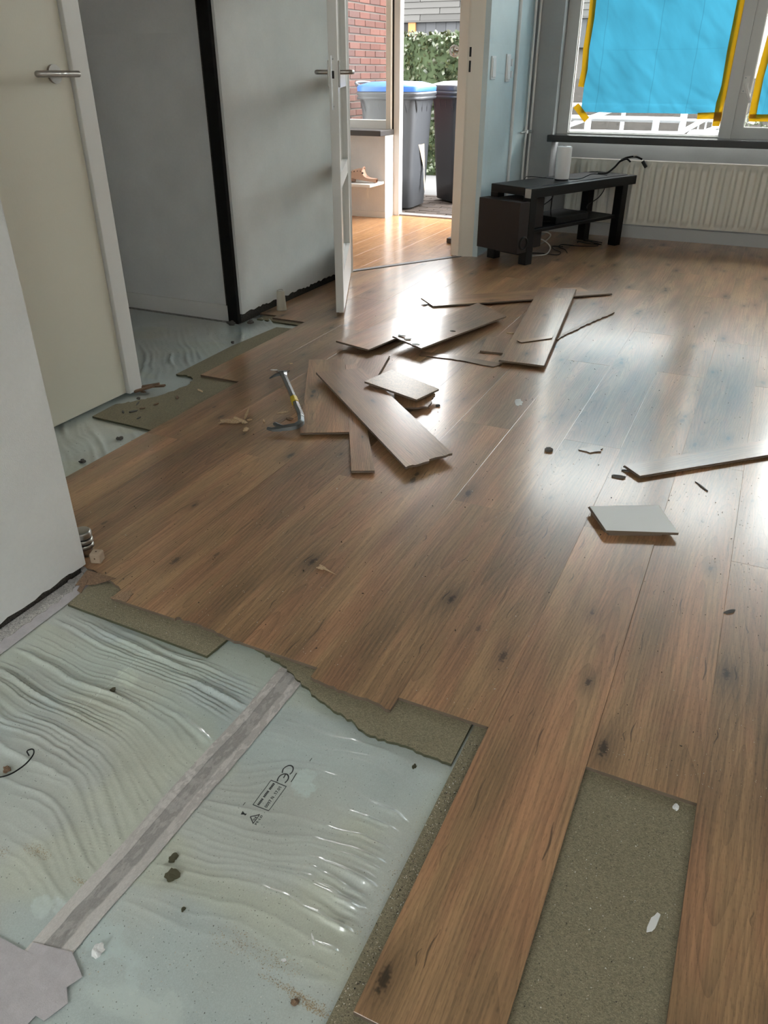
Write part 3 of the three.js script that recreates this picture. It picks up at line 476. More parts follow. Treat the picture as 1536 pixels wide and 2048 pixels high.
  tape([[-1.347, 1.86], [-1.352, 1.6], [-1.35, 1.4], [-1.362, 1.22], [-1.355, 1.1], [-1.368, 0.99]], 0.042, 'long yellow tape down the left edge of wide blue film');
  tape([[-1.39, 0.875], [-1.3, 0.785]], 0.045, 'short slanting yellow tape at the lower left film corner');
  tape([[-0.425, 1.86], [-0.422, 1.5], [-0.426, 1.2], [-0.42, 1.0], [-0.432, 0.9], [-0.43, 0.795]], 0.05, 'long yellow tape down the right edge of wide blue film');
  tape([[-0.56, 0.822], [-0.41, 0.83]], 0.04, 'short level yellow tape under the right corner of the wide film');
  tape([[-0.43, 0.84], [-0.432, 0.765]], 0.046, 'orange doubled tape end at the lower right film corner', WZ + 0.001);
  tape([[-0.213, 1.85], [-0.205, 1.3], [-0.222, 1.05], [-0.218, 0.815]], 0.046, 'long yellow tape down the casement film beside the latch');
  tape([[-0.235, 0.818], [0.0, 0.822], [0.23, 0.818]], 0.042, 'level yellow tape under the casement film');
  tape([[0.22, 1.85], [0.225, 0.83]], 0.045, 'yellow tape down the far edge of the casement film');
  const sl = single('window_sill', box(-1.53, 2.6, 0.648, 0.693, -6.2, -5.985, 0.004), sillStone, 'long black polished window sill above the radiator', 'window sill');
}

// ---------------------------------------------------------------- doors
{ // cream flush door on the left
  const d = thing('door_1', 'closed cream flush door with steel lever handle', 'door', [-2.1, 0, -1.63], 0, { kind: 'structure' });
  part('leaf', box(-0.04, 0.0, 0.0, 2.05, -0.484, 0.5, 0.003), doorCream, d);
  const h = part('rosette', rod([0, 1.075, -0.415], [0.009, 1.075, -0.415], 0.0265, 32), steel, d);
  part('handle', tube([[0.005, 1.075, -0.415], [0.042, 1.075, -0.415], [0.054, 1.075, -0.405], [0.056, 1.075, -0.38], [0.056, 1.075, -0.3]], 0.0095, 40, 14), steel, d);
  const lever = d.children[d.children.length - 1];
  part('handle_cap', new THREE.SphereGeometry(0.0095, 14, 10).translate(0.056, 1.075, -0.3), steel, lever);
  part('handle_stub', rod([0.05, 1.075, -0.405], [0.05, 1.075, -0.47], 0.0095, 14), steel, lever);
}
{ // white room door, open towards the viewer, seen on its lock edge
  const a = [-1.867, -3.44], b = [-2.262, -4.285], L = Math.hypot(b[0] - a[0], b[1] - a[1]), t = Math.atan2(-(b[1] - a[1]), b[0] - a[0]);
  const d = thing('door_3', 'open white glazed room door seen on its lock edge, lever handles both sides', 'door', [a[0], 0, a[1]], t, { kind: 'structure' });
  const W = 0.02, q = (g, n = 'stile', m = whiteGloss) => part(n, g, m, d);
  q(box(0, 0.1, 0.012, 2.05, -W, W, 0.002)); q(box(L - 0.1, L, 0.012, 2.05, -W, W, 0.002)); q(box(0.1, L - 0.1, 0.012, 0.2, -W, W), 'rail'); q(box(0.1, L - 0.1, 1.95, 2.05, -W, W), 'rail');
  const bars = [0.2, 0.62, 1.05, 1.5, 1.95];
  for (let i = 0; i < 4; i++) { q(box(0.1, L - 0.1, bars[i], bars[i + 1], -0.002, 0.002), 'pane', glass); if (i) q(box(0.1, L - 0.1, bars[i] - 0.035, bars[i] + 0.035, -0.017, 0.017), 'glazing_bar'); }
  q(box(-0.004, 0, 0.012, 2.05, -0.004, 0.02), 'rebate_lip');
  const lockPlate = q(box(-0.003, 0.001, 0.93, 1.145, -0.011, 0.009, 0.001), 'lock_plate', galv); part('latch_hole', box(-0.0042, -0.002, 1.055, 1.085, -0.006, 0.004), cablePlastic, lockPlate);
  for (const y of [0.945, 1.13]) part('screw', rod([-0.004, y, -0.001], [-0.002, y, -0.001], 0.004, 10), darkSteel, lockPlate);
  for (const s of [-1, 1]) {
    q(box(0.03, 0.07, 1.02, 1.125, s > 0 ? W : -W - 0.008, s > 0 ? W + 0.008 : -W, 0.003), 'handle_plate', steel);
    q(tube([[0.05, 1.08, s * (W + 0.004)], [0.05, 1.08, s * (W + 0.045)], [0.056, 1.08, s * (W + 0.057)], [0.075, 1.08, s * (W + 0.06)], [0.17, 1.08, s * (W + 0.06)]], 0.0095, 40, 12), 'handle', steel);
    q(new THREE.SphereGeometry(0.0095, 12, 8).translate(0.17, 1.08, s * (W + 0.06)), 'handle_cap', steel);
  }
}
{ // front door, standing open inside the hall
  const d = thing('door_4', 'front door leaf standing open in the hall, seen on its lock edge', 'door', [-2.03, 0, -5.45], 0, { kind: 'structure' });
  part('leaf', box(0, 0.05, 0.012, 2.05, -0.95, 0, 0.003), creamGloss, d);
  part('latch_hole', box(0.012, 0.026, 1.06, 1.1, 0.001, 0.0028), cablePlastic, part('lock_plate', box(0.006, 0.03, 0.85, 1.2, -0.001, 0.002, 0.001), darkSteel, d)); 
  const k = part('knob', new THREE.TorusGeometry(0.03, 0.007, 10, 24).rotateX(0.2).translate(-0.05, 1.2, -0.06), whitePlastic, d); part('knob_stem', rod([0, 1.2, -0.06], [-0.05, 1.2, -0.06], 0.008), steel, d); part('knob_disc', rod([-0.046, 1.2, -0.06], [-0.054, 1.2, -0.06], 0.026, 20), steel, d);
  part('weather_strip', box(-0.03, 0.05, 0.004, 0.035, -0.06, 0.004), new THREE.MeshStandardMaterial({ color: C(0.1, 0.09, 0.08), roughness: 0.9 }), d);
}

// ---------------------------------------------------------------- things along the window wall
{ // radiator with pressed flutes
  const g = thing('radiator', 'cream fluted panel radiator under the window', 'radiator', [-1.385, 0.115, -6.1]);
  const Wd = 2.35, Hh = 0.425, n = 31, pitch = Wd / n, nx = n * 14, ny = 24, pg = new THREE.PlaneGeometry(Wd, Hh, nx, ny), p = pg.attributes.position;
  for (let i = 0; i < p.count; i++) { const x = p.getX(i) + Wd / 2, y = p.getY(i) + Hh / 2, f = ((x / pitch) % 1 + 1) % 1, e = sst(0.012, 0.045, y) * (1 - sst(Hh - 0.045, Hh - 0.012, y)); p.setXYZ(i, x, y, 0.021 * e * sst(0.12, 0.3, f) * (1 - sst(0.7, 0.88, f))); }
  pg.computeVertexNormals(); part('front_panel', pg, radiatorPaint, g);
  part('casing', plainUv([box(0, Wd, 0, Hh, -0.06, -0.05), box(0, 0.012, 0, Hh, -0.06, 0), box(Wd - 0.012, Wd, 0, Hh, -0.06, 0), box(0, Wd, Hh - 0.006, Hh, -0.02, 0), box(0, Wd, 0, 0.006, -0.06, 0)]), radiatorPaint, g);
  part('bracket', box(0.3, 0.34, 0.1, 0.3, -0.145, -0.06), galv, g); part('bracket', box(1.8, 1.84, 0.1, 0.3, -0.145, -0.06), galv, g);
}
const bAx = [0.409, -0.912], bAng = Math.atan2(0.912, 0.409); // long axis of the bench in the room
const BP = [-1.334, -4.971], bp = (u, w) => [BP[0] + bAx[0] * u - 0.83 * 0 - w * 0.8, BP[1] + bAx[1] * u - w * 0.6];
{
  const g = thing('television_bench', 'black low wooden bench with under shelf in the window corner', 'bench', [BP[0], 0, BP[1]], bAng);
  // local x runs along the bench, local -z away from the room side
  part('top_board', box(0.0, 1.1, 0.412, 0.46, -0.335, -0.055, 0.003), blackWood, g); part('front_rail', box(-0.0, 1.13, 0.40, 0.457, -0.05, 0.0, 0.003), blackWood, g);
  part('rail_end', box(-0.004, 0.0, 0.402, 0.455, -0.048, -0.002, 0.001), new THREE.MeshStandardMaterial({ color: C(0.35, 0.33, 0.3), roughness: 0.6 }), g);
  for (const [x, z] of [[0.0, -0.062], [0.0, -0.335], [0.98, -0.062], [0.98, -0.335]]) part('leg', box(x, x + 0.062, 0, 0.412, z, z + 0.062, 0.002), blackWood, g);
  part('under_shelf', box(0.062, 1.0, 0.185, 0.205, -0.33, -0.03, 0.002), blackWood, g); part('stretcher', box(0.01, 0.05, 0.05, 0.08, -0.28, -0.06, 0.002), blackWood, g);
  const s = thing('subwoofer', 'dark brown subwoofer box under the near end of the black bench', 'speaker', [BP[0], 0, BP[1]], bAng);
  part('cabinet', box(-0.095, -0.003, 0.082, 0.385, -0.345, 0.0, 0.003), subBrown, s);
  part('cabinet', box(-0.003, 0.22, 0.082, 0.385, -0.27, -0.066, 0.003), subBrown, s);
  part('bass_port', new THREE.TorusGeometry(0.035, 0.008, 10, 24).translate(-0.04, 0.14, 0.0), blackGloss, s);
  const b = thing('set_top_box', 'flat black media box on the under shelf of the bench', 'media box', [BP[0], 0.205, BP[1]], bAng);
  part('case', box(0.35, 0.7, 0.0, 0.045, -0.28, -0.06, 0.004), cablePlastic, b); part('front', box(0.36, 0.69, 0.006, 0.04, -0.06, -0.058), blackGloss, b);
}
{
  const g = thing('white_speaker', 'white cylindrical smart speaker standing on the black bench', 'speaker', [-1.275, 0.46, -5.47]);
  part('body', new THREE.LatheGeometry([[0, 0.006], [0.043, 0.006], [0.047, 0.012], [0.049, 0.1], [0.049, 0.19], [0.0475, 0.199], [0.044, 0.202], [0, 0.2025]].map((p) => new THREE.Vector2(...p)), 40), whitePlastic, g);
  part('foot_ring', rod([0, 0, 0], [0, 0.008, 0], 0.044, 32), cablePlastic, g); part('top_button', rod([0, 0.2, 0], [0, 0.2045, 0], 0.012, 20), greyFrame, g);
}
const lin = (name, pts, r, mat, label, cat, extra) => single(name, tube(pts, r, 60, 7), mat, label, cat, [0, 0, 0], 0, extra);
lin('speaker_cable', [[-1.23, 0.464, -5.5], [-1.17, 0.464, -5.56], [-1.12, 0.485, -5.66], [-1.08, 0.475, -5.76], [-1.05, 0.464, -5.84]], 0.003, cablePlastic, 'thin black cable curling from white speaker across bench top', 'cable');
lin('speaker_cable', [[-1.33, 0.464, -5.48], [-1.42, 0.47, -5.47], [-1.5, 0.466, -5.5], [-1.56, 0.44, -5.6], [-1.58, 0.3, -5.65]], 0.0022, cablePlastic, 'thin black cable from the speaker over the wall side of bench', 'cable');
{
  const g = thing('plug_cable', 'thick black plug cable arching above the far bench end', 'cable', [0, 0, 0]);
  part('cable', tube([[-1.13, 0.464, -5.93], [-1.07, 0.468, -5.95], [-1.03, 0.5, -5.96], [-0.98, 0.555, -5.97], [-0.9, 0.575, -5.975], [-0.85, 0.56, -5.975]], 0.0065, 50, 8), cablePlastic, g);
  part('cable', tube([[-1.0, 0.54, -5.965], [-0.95, 0.56, -5.95], [-0.92, 0.545, -5.94]], 0.006, 30, 8), cablePlastic, g);
  part('plug', new RoundedBoxGeometry(0.05, 0.022, 0.022, 2, 0.005).rotateZ(-0.9).translate(-0.83, 0.53, -5.975), cablePlastic, g); part('plug_tip', rod([-0.91, 0.578, -5.973], [-0.89, 0.585, -5.973], 0.007), steel, g);
}
{
  const white = new THREE.MeshStandardMaterial({ color: C(0.45, 0.44, 0.4), roughness: 0.6 });
  const at = (u, w) => { const c = Math.cos(bAng), s = Math.sin(bAng); return [BP[0] + u * c + w * s, BP[1] - u * s + w * c]; };
  const labels = ['black cable hanging behind the bench near its middle', 'black cable looping down from the bench top near subwoofer', 'black cable sagging between bench top and under shelf', 'black cable lying on the floor along the bench', 'black cable coiled on the floor by the far bench leg', 'pale cable hanging to the floor beside the subwoofer', 'pale cable curving on the floor beside the subwoofer', 'pale cable bundled under the shelf of bench', 'black cable trailing behind the far bench leg', 'black power lead crossing behind the under shelf'];
  labels.forEach((l, i) => {
    const pale = l.startsWith('pale'), floorY = 0.006, u0 = pale ? 0.2 + 0.05 * i * 0.3 : 0.3 + 0.07 * i, pts = [];
    if (l.includes('floor along') || l.includes('coiled') || l.includes('trailing')) { for (let k = 0; k < 9; k++) { const t = k / 8, uu = (l.includes('coiled') ? 0.85 : l.includes('along') ? 0.15 : 0.5) + (l.includes('coiled') ? 0.13 : 0.5) * t, ww = -0.15 + 0.1 * Math.sin(t * 9 + i); const p = at(uu, ww); pts.push([p[0], floorY + 0.004 * (k % 2), p[1]]); } }
    else { const y0 = pale ? 0.17 : 0.4, y1 = pale ? floorY : 0.22; for (let k = 0; k < 8; k++) { const t = k / 7, p = at(u0 + 0.1 * Math.sin(t * 5 + i), -0.2 + 0.1 * Math.cos(t * 4 + i * 2)); pts.push([p[0], y0 + (y1 - y0) * Math.min(1, t * 1.3) + 0.02 * Math.sin(t * 7 + i) * (1 - t), p[1]]); } }
    lin('floor_cable', pts, pale ? 0.0045 : 0.0032, pale ? white : cablePlastic, l, 'cable', { group: 'cables under the bench' });
  });
}
{ // corner pipes, conduit, switches
  const pipePaint = new THREE.MeshPhysicalMaterial({ color: C(0.72, 0.71, 0.68), roughness: 0.4 });
  single('heating_pipe', rod([-1.683, 0, -5.965], [-1.683, CH, -5.965], 0.0085, 14), pipePaint, 'thin white pipe in the corner, the one nearer the switches', 'pipe');
  single('heating_pipe', rod([-1.668, 0, -6.03], [-1.668, CH, -6.03], 0.0085, 14), pipePaint, 'thin white pipe in the corner, the one against the pier', 'pipe');
  single('conduit', rod([-1.692, 0.3, -5.64], [-1.692, CH, -5.64], 0.011, 14), wallPaint, 'painted cable conduit running up the pale blue wall', 'conduit');
  const c = thing('pipe_clamp', 'small steel valve clamp on the corner pipes', 'clamp', [-1.68, 0.71, -5.965]);
  part('band', rod([0, -0.012, 0], [0, 0.012, 0], 0.014, 16), galv, c); part('bolt', rod([0, 0, -0.02], [0.0, 0, 0.14], 0.006), galv, c); part('nut', rod([0.0, 0, 0.02], [0, 0, 0.035], 0.012, 6), galv, c); part('valve_cap', rod([0.01, 0, -0.03], [0.035, 0, -0.03], 0.011, 12), steel, c);
  const sw = (z, h, label, two) => { const g = thing('light_switch', label, 'switch', [-1.7, 1.103, z]); part('plate', box(0, 0.009, -h / 2, h / 2, -0.04, 0.04, 0.004), whitePlastic, g); part('rocker', box(0.006, 0.014, -h / 2 + 0.012, h / 2 - 0.012, -0.03, 0.03, 0.003), whitePlastic, g).rotation.z = 0.03; if (two) for (const y of [-0.035, 0.03]) part('side_key', box(0.008, 0.018, y - 0.02, y + 0.02, -0.065, -0.045, 0.003), whitePlastic, g); };
  sw(-5.17, 0.125, 'single white rocker switch nearest the hall doorway', false); sw(-5.47, 0.155, 'larger white switch with side keys beside the conduit', true);
}
// hall shelf and clogs
{
  const s = thing('hall_shelf', 'small white shelf on the low hall wall', 'shelf', [-3.08, 0.268, -6.26]);
  part('board', box(-0.42, 0.135, 0, 0.022, 0, 0.27, 0.002), whiteGloss, s); part('bracket', box(-0.03, -0.015, -0.12, 0, 0, 0.012), whiteGloss, s);
  const skinM = new THREE.MeshStandardMaterial({ color: C(0.56, 0.36, 0.26), roughness: 0.65 }), hole = new THREE.MeshStandardMaterial({ color: C(0.06, 0.04, 0.03), roughness: 0.9 });
  const clog = (label, pos, turn, tilt) => {
    const g = thing('clog', label, 'shoe', pos, turn, { group: 'pair of clogs on the hall shelf' });
    const N = 40, M = 26, pos3 = [], idx = [];
    for (let i = 0; i <= N; i++) { // rings from toe (x = 0) to heel (x = .26); the rear half is open on top
      const t = i / N, x = 0.26 * t, w = 0.048 * Math.pow(Math.sin(Math.PI * Math.min(1, 0.1 + 0.86 * t)), 0.45) * (1 - 0.18 * t), top = t < 0.52 ? 0.035 + 0.055 * Math.sin(Math.min(1, t / 0.5) * 1.5) : 0.03 + 0.06 * Math.exp(-Math.pow((t - 0.5) / 0.12, 2)) + 0.012 * sst(0.8, 1, t);
      for (let j = 0; j <= M; j++) { const a = j / M * Math.PI * 2, c = Math.cos(a), s2 = Math.sin(a), open = t > 0.5 ? sst(0.5, 0.62, t) : 0; let y = 0.024 + (s2 > 0 ? (top - 0.024) * Math.pow(s2, 0.7) : -0.024 * Math.pow(-s2, 0.35)), z = w * Math.sign(c) * Math.pow(Math.abs(c), 0.6); if (open && s2 > 0.3) { const k = sst(0.3, 0.75, s2) * open; y = y * (1 - k) + 0.026 * k; z *= 1 - 0.25 * k; } pos3.push(x, y, z); }
    }
    for (let i = 0; i < N; i++) for (let j = 0; j < M; j++) { const a = i * (M + 1) + j, b = a + M + 1; idx.push(a, a + 1, b, a + 1, b + 1, b); }
    const geo = new THREE.BufferGeometry(); geo.setAttribute('position', new THREE.Float32BufferAttribute(pos3, 3)); geo.setIndex(idx); geo.computeVertexNormals();
    const m = new THREE.Group(); part('upper', geo, skinM, g).rotation.z = tilt;
    for (let i = 0; i < 9; i++) { const x = 0.04 + 0.028 * (i % 4), z = (i < 4 ? 0.034 : -0.01 + 0.0) * (i < 4 ? 1 : 1), y = 0.03 + 0.05 * Math.sin(Math.min(1, x / 0.13) * 1.5) * (i < 4 ? 0.72 : 1); const h = part('vent_hole', new THREE.SphereGeometry(0.0065, 8, 6), hole, g); h.position.set(x * Math.cos(tilt) - y * Math.sin(tilt), x * Math.sin(tilt) + y * Math.cos(tilt) + 0.002, z); }
    part('strap', new THREE.TorusGeometry(0.036, 0.006, 8, 24, Math.PI).scale(1, 0.85, 1).rotateY(Math.PI / 2).rotateZ(-0.25).translate(0.128, 0.07, 0), skinM, g).rotation.z = tilt;
    part('rivet', rod([0.145, 0.06, 0.04], [0.145, 0.06, 0.05], 0.007, 12), hole, g).rotation.z = tilt;
  };
  clog('beige clog resting with its toe on the other clog', [-3.205, 0.325, -6.1], 0.1, -0.13);
  clog('beige clog lying partly under the other on hall shelf', [-3.4, 0.2905, -6.07], 0.25, 0);
}

// ---------------------------------------------------------------- outside
const GY = -0.06;
{
  const pavTex = fibreTex(0.62, 0.55, 0.5, 0.5), pavers = [0.85, 1, 0.72].map((k) => new THREE.MeshStandardMaterial({ color: C(0.32 * k, 0.3 * k, 0.28 * k), map: scaled(pavTex, 4), roughness: 0.95 }));
  structure('ground', box(-40, 40, GY - 0.3, GY - 0.012, -60, -6.5), new THREE.MeshStandardMaterial({ color: C(0.1, 0.098, 0.095), roughness: 1 }), 'grey street ground in front of the house', 'ground');
  structure('ground_garden', box(-40, 40, GY - 0.3, GY, 2.12, 40), new THREE.MeshStandardMaterial({ color: C(0.25, 0.25, 0.22), roughness: 1 }), 'garden ground behind the house', 'ground');
  const p = thing('pavement', 'brick paved path outside the front door', 'pavement', [0, GY, 0], 0, { kind: 'structure' });
  const pg = new RoundedBoxGeometry(0.2, 0.05, 0.095, 1, 0.006);
  for (let r = 0; r < 16; r++) for (let i = 0; i < 9; i++) { const m = part('paver', pg, pavers[Math.floor(rnd() * 3)], p); m.position.set(-3.4 + i * 0.206 + (r % 2) * 0.1, -0.025 + rr(-0.003, 0.003), -6.6 - r * 0.101); m.rotation.y = rr(-0.02, 0.02); }
}
{ // side wall of bricks
  const b = thing('brick_wall', 'red brick side wall seen through the hall side window', 'wall', [-3.85, 0, -6.55], 0, { kind: 'structure' });
  const mortar = new THREE.MeshStandardMaterial({ map: scaled(fibreTex(0.47, 0.43, 0.41, 0.3), 3), roughness: 1 });
  part('mortar', box(-0.2, -0.008, GY, 2.9, -2.1, 0), mortar, b);
  const bt = fibreTex(0.95, 0.95, 0.95, 0.45), mats = [[0.27, 0.09, 0.065], [0.22, 0.075, 0.055], [0.3, 0.11, 0.08], [0.21, 0.085, 0.07]].map((c) => new THREE.MeshStandardMaterial({ color: C(...c), map: scaled(bt, 1.5), bumpMap: scaled(noiseBump, 1), bumpScale: 0.003, roughness: 0.95 }));
  const bg = new RoundedBoxGeometry(0.1, 0.05, 0.21, 1, 0.004), bh = new RoundedBoxGeometry(0.1, 0.05, 0.1, 1, 0.004);
  for (let r = 0; r < 27; r++) for (let i = 0; i < 10; i++) { const z = -0.11 - i * 0.22 - (r % 2) * 0.11; if (z < -2.0) continue; const m = part('brick', bg, mats[Math.floor(rnd() * 4)], b); m.position.set(-0.05 + rr(-0.002, 0.002), 0.55 + r * 0.0622, z); }
}
function wheelieBin(label, pos, turn, lidMat, bodyMat, wide, extra) {
  const g = thing('wheelie_bin', label, 'bin', pos, turn);
  const ring = (y, w, d, r, N = 48) => { const o = []; for (let i = 0; i < N; i++) { const a = i / N * Math.PI * 2, e = 0.28, c = Math.cos(a), s = Math.sin(a); o.push([Math.sign(c) * Math.pow(Math.abs(c), e) * w / 2, y, Math.sign(s) * Math.pow(Math.abs(s), e) * d / 2]); } return o; };
  const loft = (R, cap = true) => { const N = R[0].length, p = [], x = []; for (const r of R) for (const q of r) p.push(...q); for (let k = 0; k < R.length - 1; k++) for (let i = 0; i < N; i++) { const a = k * N + i, b = k * N + (i + 1) % N; x.push(a, a + N, b, b, a + N, b + N); } const ge = new THREE.BufferGeometry(); ge.setAttribute('position', new THREE.Float32BufferAttribute(p, 3)); ge.setIndex(x); ge.computeVertexNormals(); return ge; };
  const w0 = wide * 0.82, w1 = wide, d0 = 0.44, d1 = 0.56;
  part('tub', loft([ring(0.02, w0 * 0.2, d0 * 0.2), ring(0.02, w0, d0), ring(0.3, w0 + (w1 - w0) * 0.33, d0 + 0.04), ring(0.86, w1 * 0.97, d1 * 0.96), ring(0.94, w1, d1)]), bodyMat, g);
  part('rim', plainUv([loft([ring(0.925, w1, d1), ring(0.925, w1 + 0.05, d1 + 0.05), ring(0.945, w1 + 0.05, d1 + 0.05), ring(0.95, w1 + 0.03, d1 + 0.03), ring(0.965, w1 + 0.055, d1 + 0.055), ring(0.985, w1 + 0.055, d1 + 0.055), ring(0.99, w1, d1)])].map((q) => { if (!q.attributes.uv) q.setAttribute('uv', new THREE.Float32BufferAttribute(new Float32Array(q.attributes.position.count * 2), 2)); return q; })), bodyMat, g);
  part('lid', loft([ring(0.99, w1 + 0.045, d1 + 0.045), ring(1.025, w1 + 0.05, d1 + 0.05), ring(1.04, w1 + 0.02, d1 + 0.02), ring(1.065, w1 * 0.7, d1 * 0.7), ring(1.07, w1 * 0.2, d1 * 0.2), ring(1.07, 0.001, 0.001)]), lidMat, g);
  for (const s of [-1, 1]) for (let i = 0; i < 4; i++) { const c = new THREE.ConeGeometry(0.045, 0.11, 4); c.rotateX(Math.PI); const m = part('gusset', c, bodyMat, g); m.position.set(-w1 * 0.35 + i * w1 * 0.235, 0.875, s * d1 * 0.478); m.scale.z = 0.3; const m2 = part('gusset', c, bodyMat, g); m2.position.set(s * w1 * 0.48, 0.875, -d1 * 0.35 + i * d1 * 0.235); m2.scale.x = 0.3; }
  part('lid_handle', tube([[-w1 * 0.3, 1.03, -d1 / 2 - 0.02], [-w1 * 0.3, 1.05, -d1 / 2 - 0.06], [w1 * 0.3, 1.05, -d1 / 2 - 0.06], [w1 * 0.3, 1.03, -d1 / 2 - 0.02]], 0.012, 40, 8), bodyMat, g);
  for (const s of [-1, 1]) part('wheel', rod([s * w0 * 0.5, 0.1, -d0 / 2], [s * (w0 * 0.5 + 0.04), 0.1, -d0 / 2], 0.1, 24), cablePlastic, g);
  if (extra) extra(g, w0, w1, d0, d1);
}
const binGrey = new THREE.MeshPhysicalMaterial({ color: C(0.075, 0.08, 0.088), roughness: 0.45 }), binDark = new THREE.MeshPhysicalMaterial({ color: C(0.05, 0.055, 0.062), roughness: 0.4 });
const binBlue = new THREE.MeshPhysicalMaterial({ color: C(0.05, 0.16, 0.5), roughness: 0.35 });
const sticker = (w, h, draw) => { const c = document.createElement('canvas'); c.width = 256; c.height = Math.round(256 * h / w); const k = c.getContext('2d'); draw(k, c.width, c.height); const t = new THREE.CanvasTexture(c); t.colorSpace = THREE.SRGBColorSpace; return new THREE.MeshStandardMaterial({ map: t, transparent: true, roughness: 0.6, side: THREE.DoubleSide }); };
wheelieBin('grey wheelie bin with blue lid and half torn sticker outside the front door', [-3.3, GY, -7.3], 1.62, binBlue, binGrey, 0.56, (g, w0, w1, d0, d1) => {
  const t = sticker(0.16, 0.6, (k, W, H) => { k.fillStyle = '#cdb99c'; k.beginPath(); for (const [x, y] of [[0.62, 0.0], [0.8, 0.06], [0.78, 0.22], [0.9, 0.3], [0.9, 0.52], [0.82, 0.7], [0.84, 0.9], [0.74, 0.98], [0.68, 0.8], [0.7, 0.62], [0.5, 0.52], [0.3, 0.4], [0.1, 0.3], [0.2, 0.26], [0.42, 0.32], [0.6, 0.26]]) k.lineTo(x * W, y * H); k.closePath(); k.fill(); k.fillStyle = '#9c8567'; for (let i = 0; i < 26; i++) k.fillRect((0.35 + 0.5 * rnd()) * W, (0.3 + 0.25 * rnd()) * H, 9, 14); });
  const m = part('torn_sticker', new THREE.PlaneGeometry(0.2, 0.62), t, g); m.rotation.x = -0.06; m.position.set(-0.02, 0.44, d1 * 0.5 - 0.02);
});
wheelieBin('dark wheelie bin with black lid and white lettering behind the blue lidded bin', [-2.83, GY, -7.92], -0.72, binDark, binDark, 0.54, (g, w0, w1, d0, d1) => {
  const t = sticker(0.2, 0.1, (k, W, H) => { k.fillStyle = '#e8ecec'; k.font = 'bold ' + Math.round(H * 0.95) + 'px sans-serif'; k.textBaseline = 'middle'; k.textAlign = 'center'; k.fillText('LUM', W / 2, H / 2, W * 0.95); });
  const m = part('lettering', new THREE.PlaneGeometry(0.2, 0.1), t, g); m.position.set(w1 * 0.5 - 0.016, 0.72, 0.07); m.rotation.order = 'YXZ'; m.rotation.set(-0.06, Math.PI / 2, 0);
  const t2 = sticker(0.16, 0.5, (k, W, H) => { k.fillStyle = '#bcd0da'; for (const P of [[[0.6, 0.0], [0.8, 0.05], [0.7, 0.3], [0.5, 0.35], [0.5, 0.15]], [[0.45, 0.36], [0.6, 0.5], [0.55, 0.64], [0.3, 0.6]], [[0.4, 0.7], [0.7, 0.66], [0.6, 0.85], [0.4, 0.98], [0.25, 0.85]]]) { k.beginPath(); for (const [x, y] of P) k.lineTo(x * W, y * H); k.closePath(); k.fill(); } });
  const n = part('torn_sticker', new THREE.PlaneGeometry(0.18, 0.48), t2, g); n.position.set(w1 * 0.5 - 0.034, 0.36, 0.07); n.rotation.order = 'YXZ'; n.rotation.set(-0.07, Math.PI / 2, 0);
});
{ // clipped hedge: dark body with leaves on it
  const h = thing('hedge', 'clipped dark green hedge across the street from the front door', 'hedge', [0, 0, 0]);
  const hb = new THREE.BoxGeometry(6.4, 1.5, 0.9, 70, 16, 10), p = hb.attributes.position;
  for (let i = 0; i < p.count; i++) { const x = p.getX(i), y = p.getY(i), z = p.getZ(i), n = 0.12 * (fbm(x * 3 + z * 2, y * 4 + z, 3) - 0.5); p.setXYZ(i, x, y + n, z + n * 1.3); }
  hb.computeVertexNormals(); part('hedge_body', hb.translate(-6.4, 0.69, -10.4), new THREE.MeshStandardMaterial({ color: C(0.03, 0.045, 0.018), roughness: 1 }), h);
  const leaf = new THREE.PlaneGeometry(0.05, 0.024, 2, 1); const lp = leaf.attributes.position; for (let i = 0; i < lp.count; i++) lp.setZ(i, -Math.abs(lp.getX(i)) * 0.4);
  leaf.computeVertexNormals();
  const N = 13000, im = new THREE.InstancedMesh(leaf, new THREE.MeshPhysicalMaterial({ color: C(1, 1, 1), roughness: 0.4, side: THREE.DoubleSide }), N), M = new THREE.Object3D();
  for (let i = 0; i < N; i++) { const top = rnd() < 0.25, x = rr(-9.5, -3.25), y = top ? 1.43 : rr(-0.05, 1.46), z = top ? rr(-10.8, -9.92) : -9.93; M.position.set(x, y + rr(-0.03, 0.06), z + rr(-0.06, 0.06)); M.rotation.set(rr(-1.5, 1.5), rr(-1.5, 1.5), rr(-3, 3)); M.scale.setScalar(rr(0.7, 1.5)); M.updateMatrix(); im.setMatrixAt(i, M.matrix); const k = rr(0.5, 1.3), w = rnd() * 0.4; im.setColorAt(i, C(0.03 * k * (1 + w), 0.045 * k, 0.018 * k)); }
  im.name = 'hedge_leaves'; im.userData.kind = 'stuff'; im.castShadow = true; h.add(im);
}
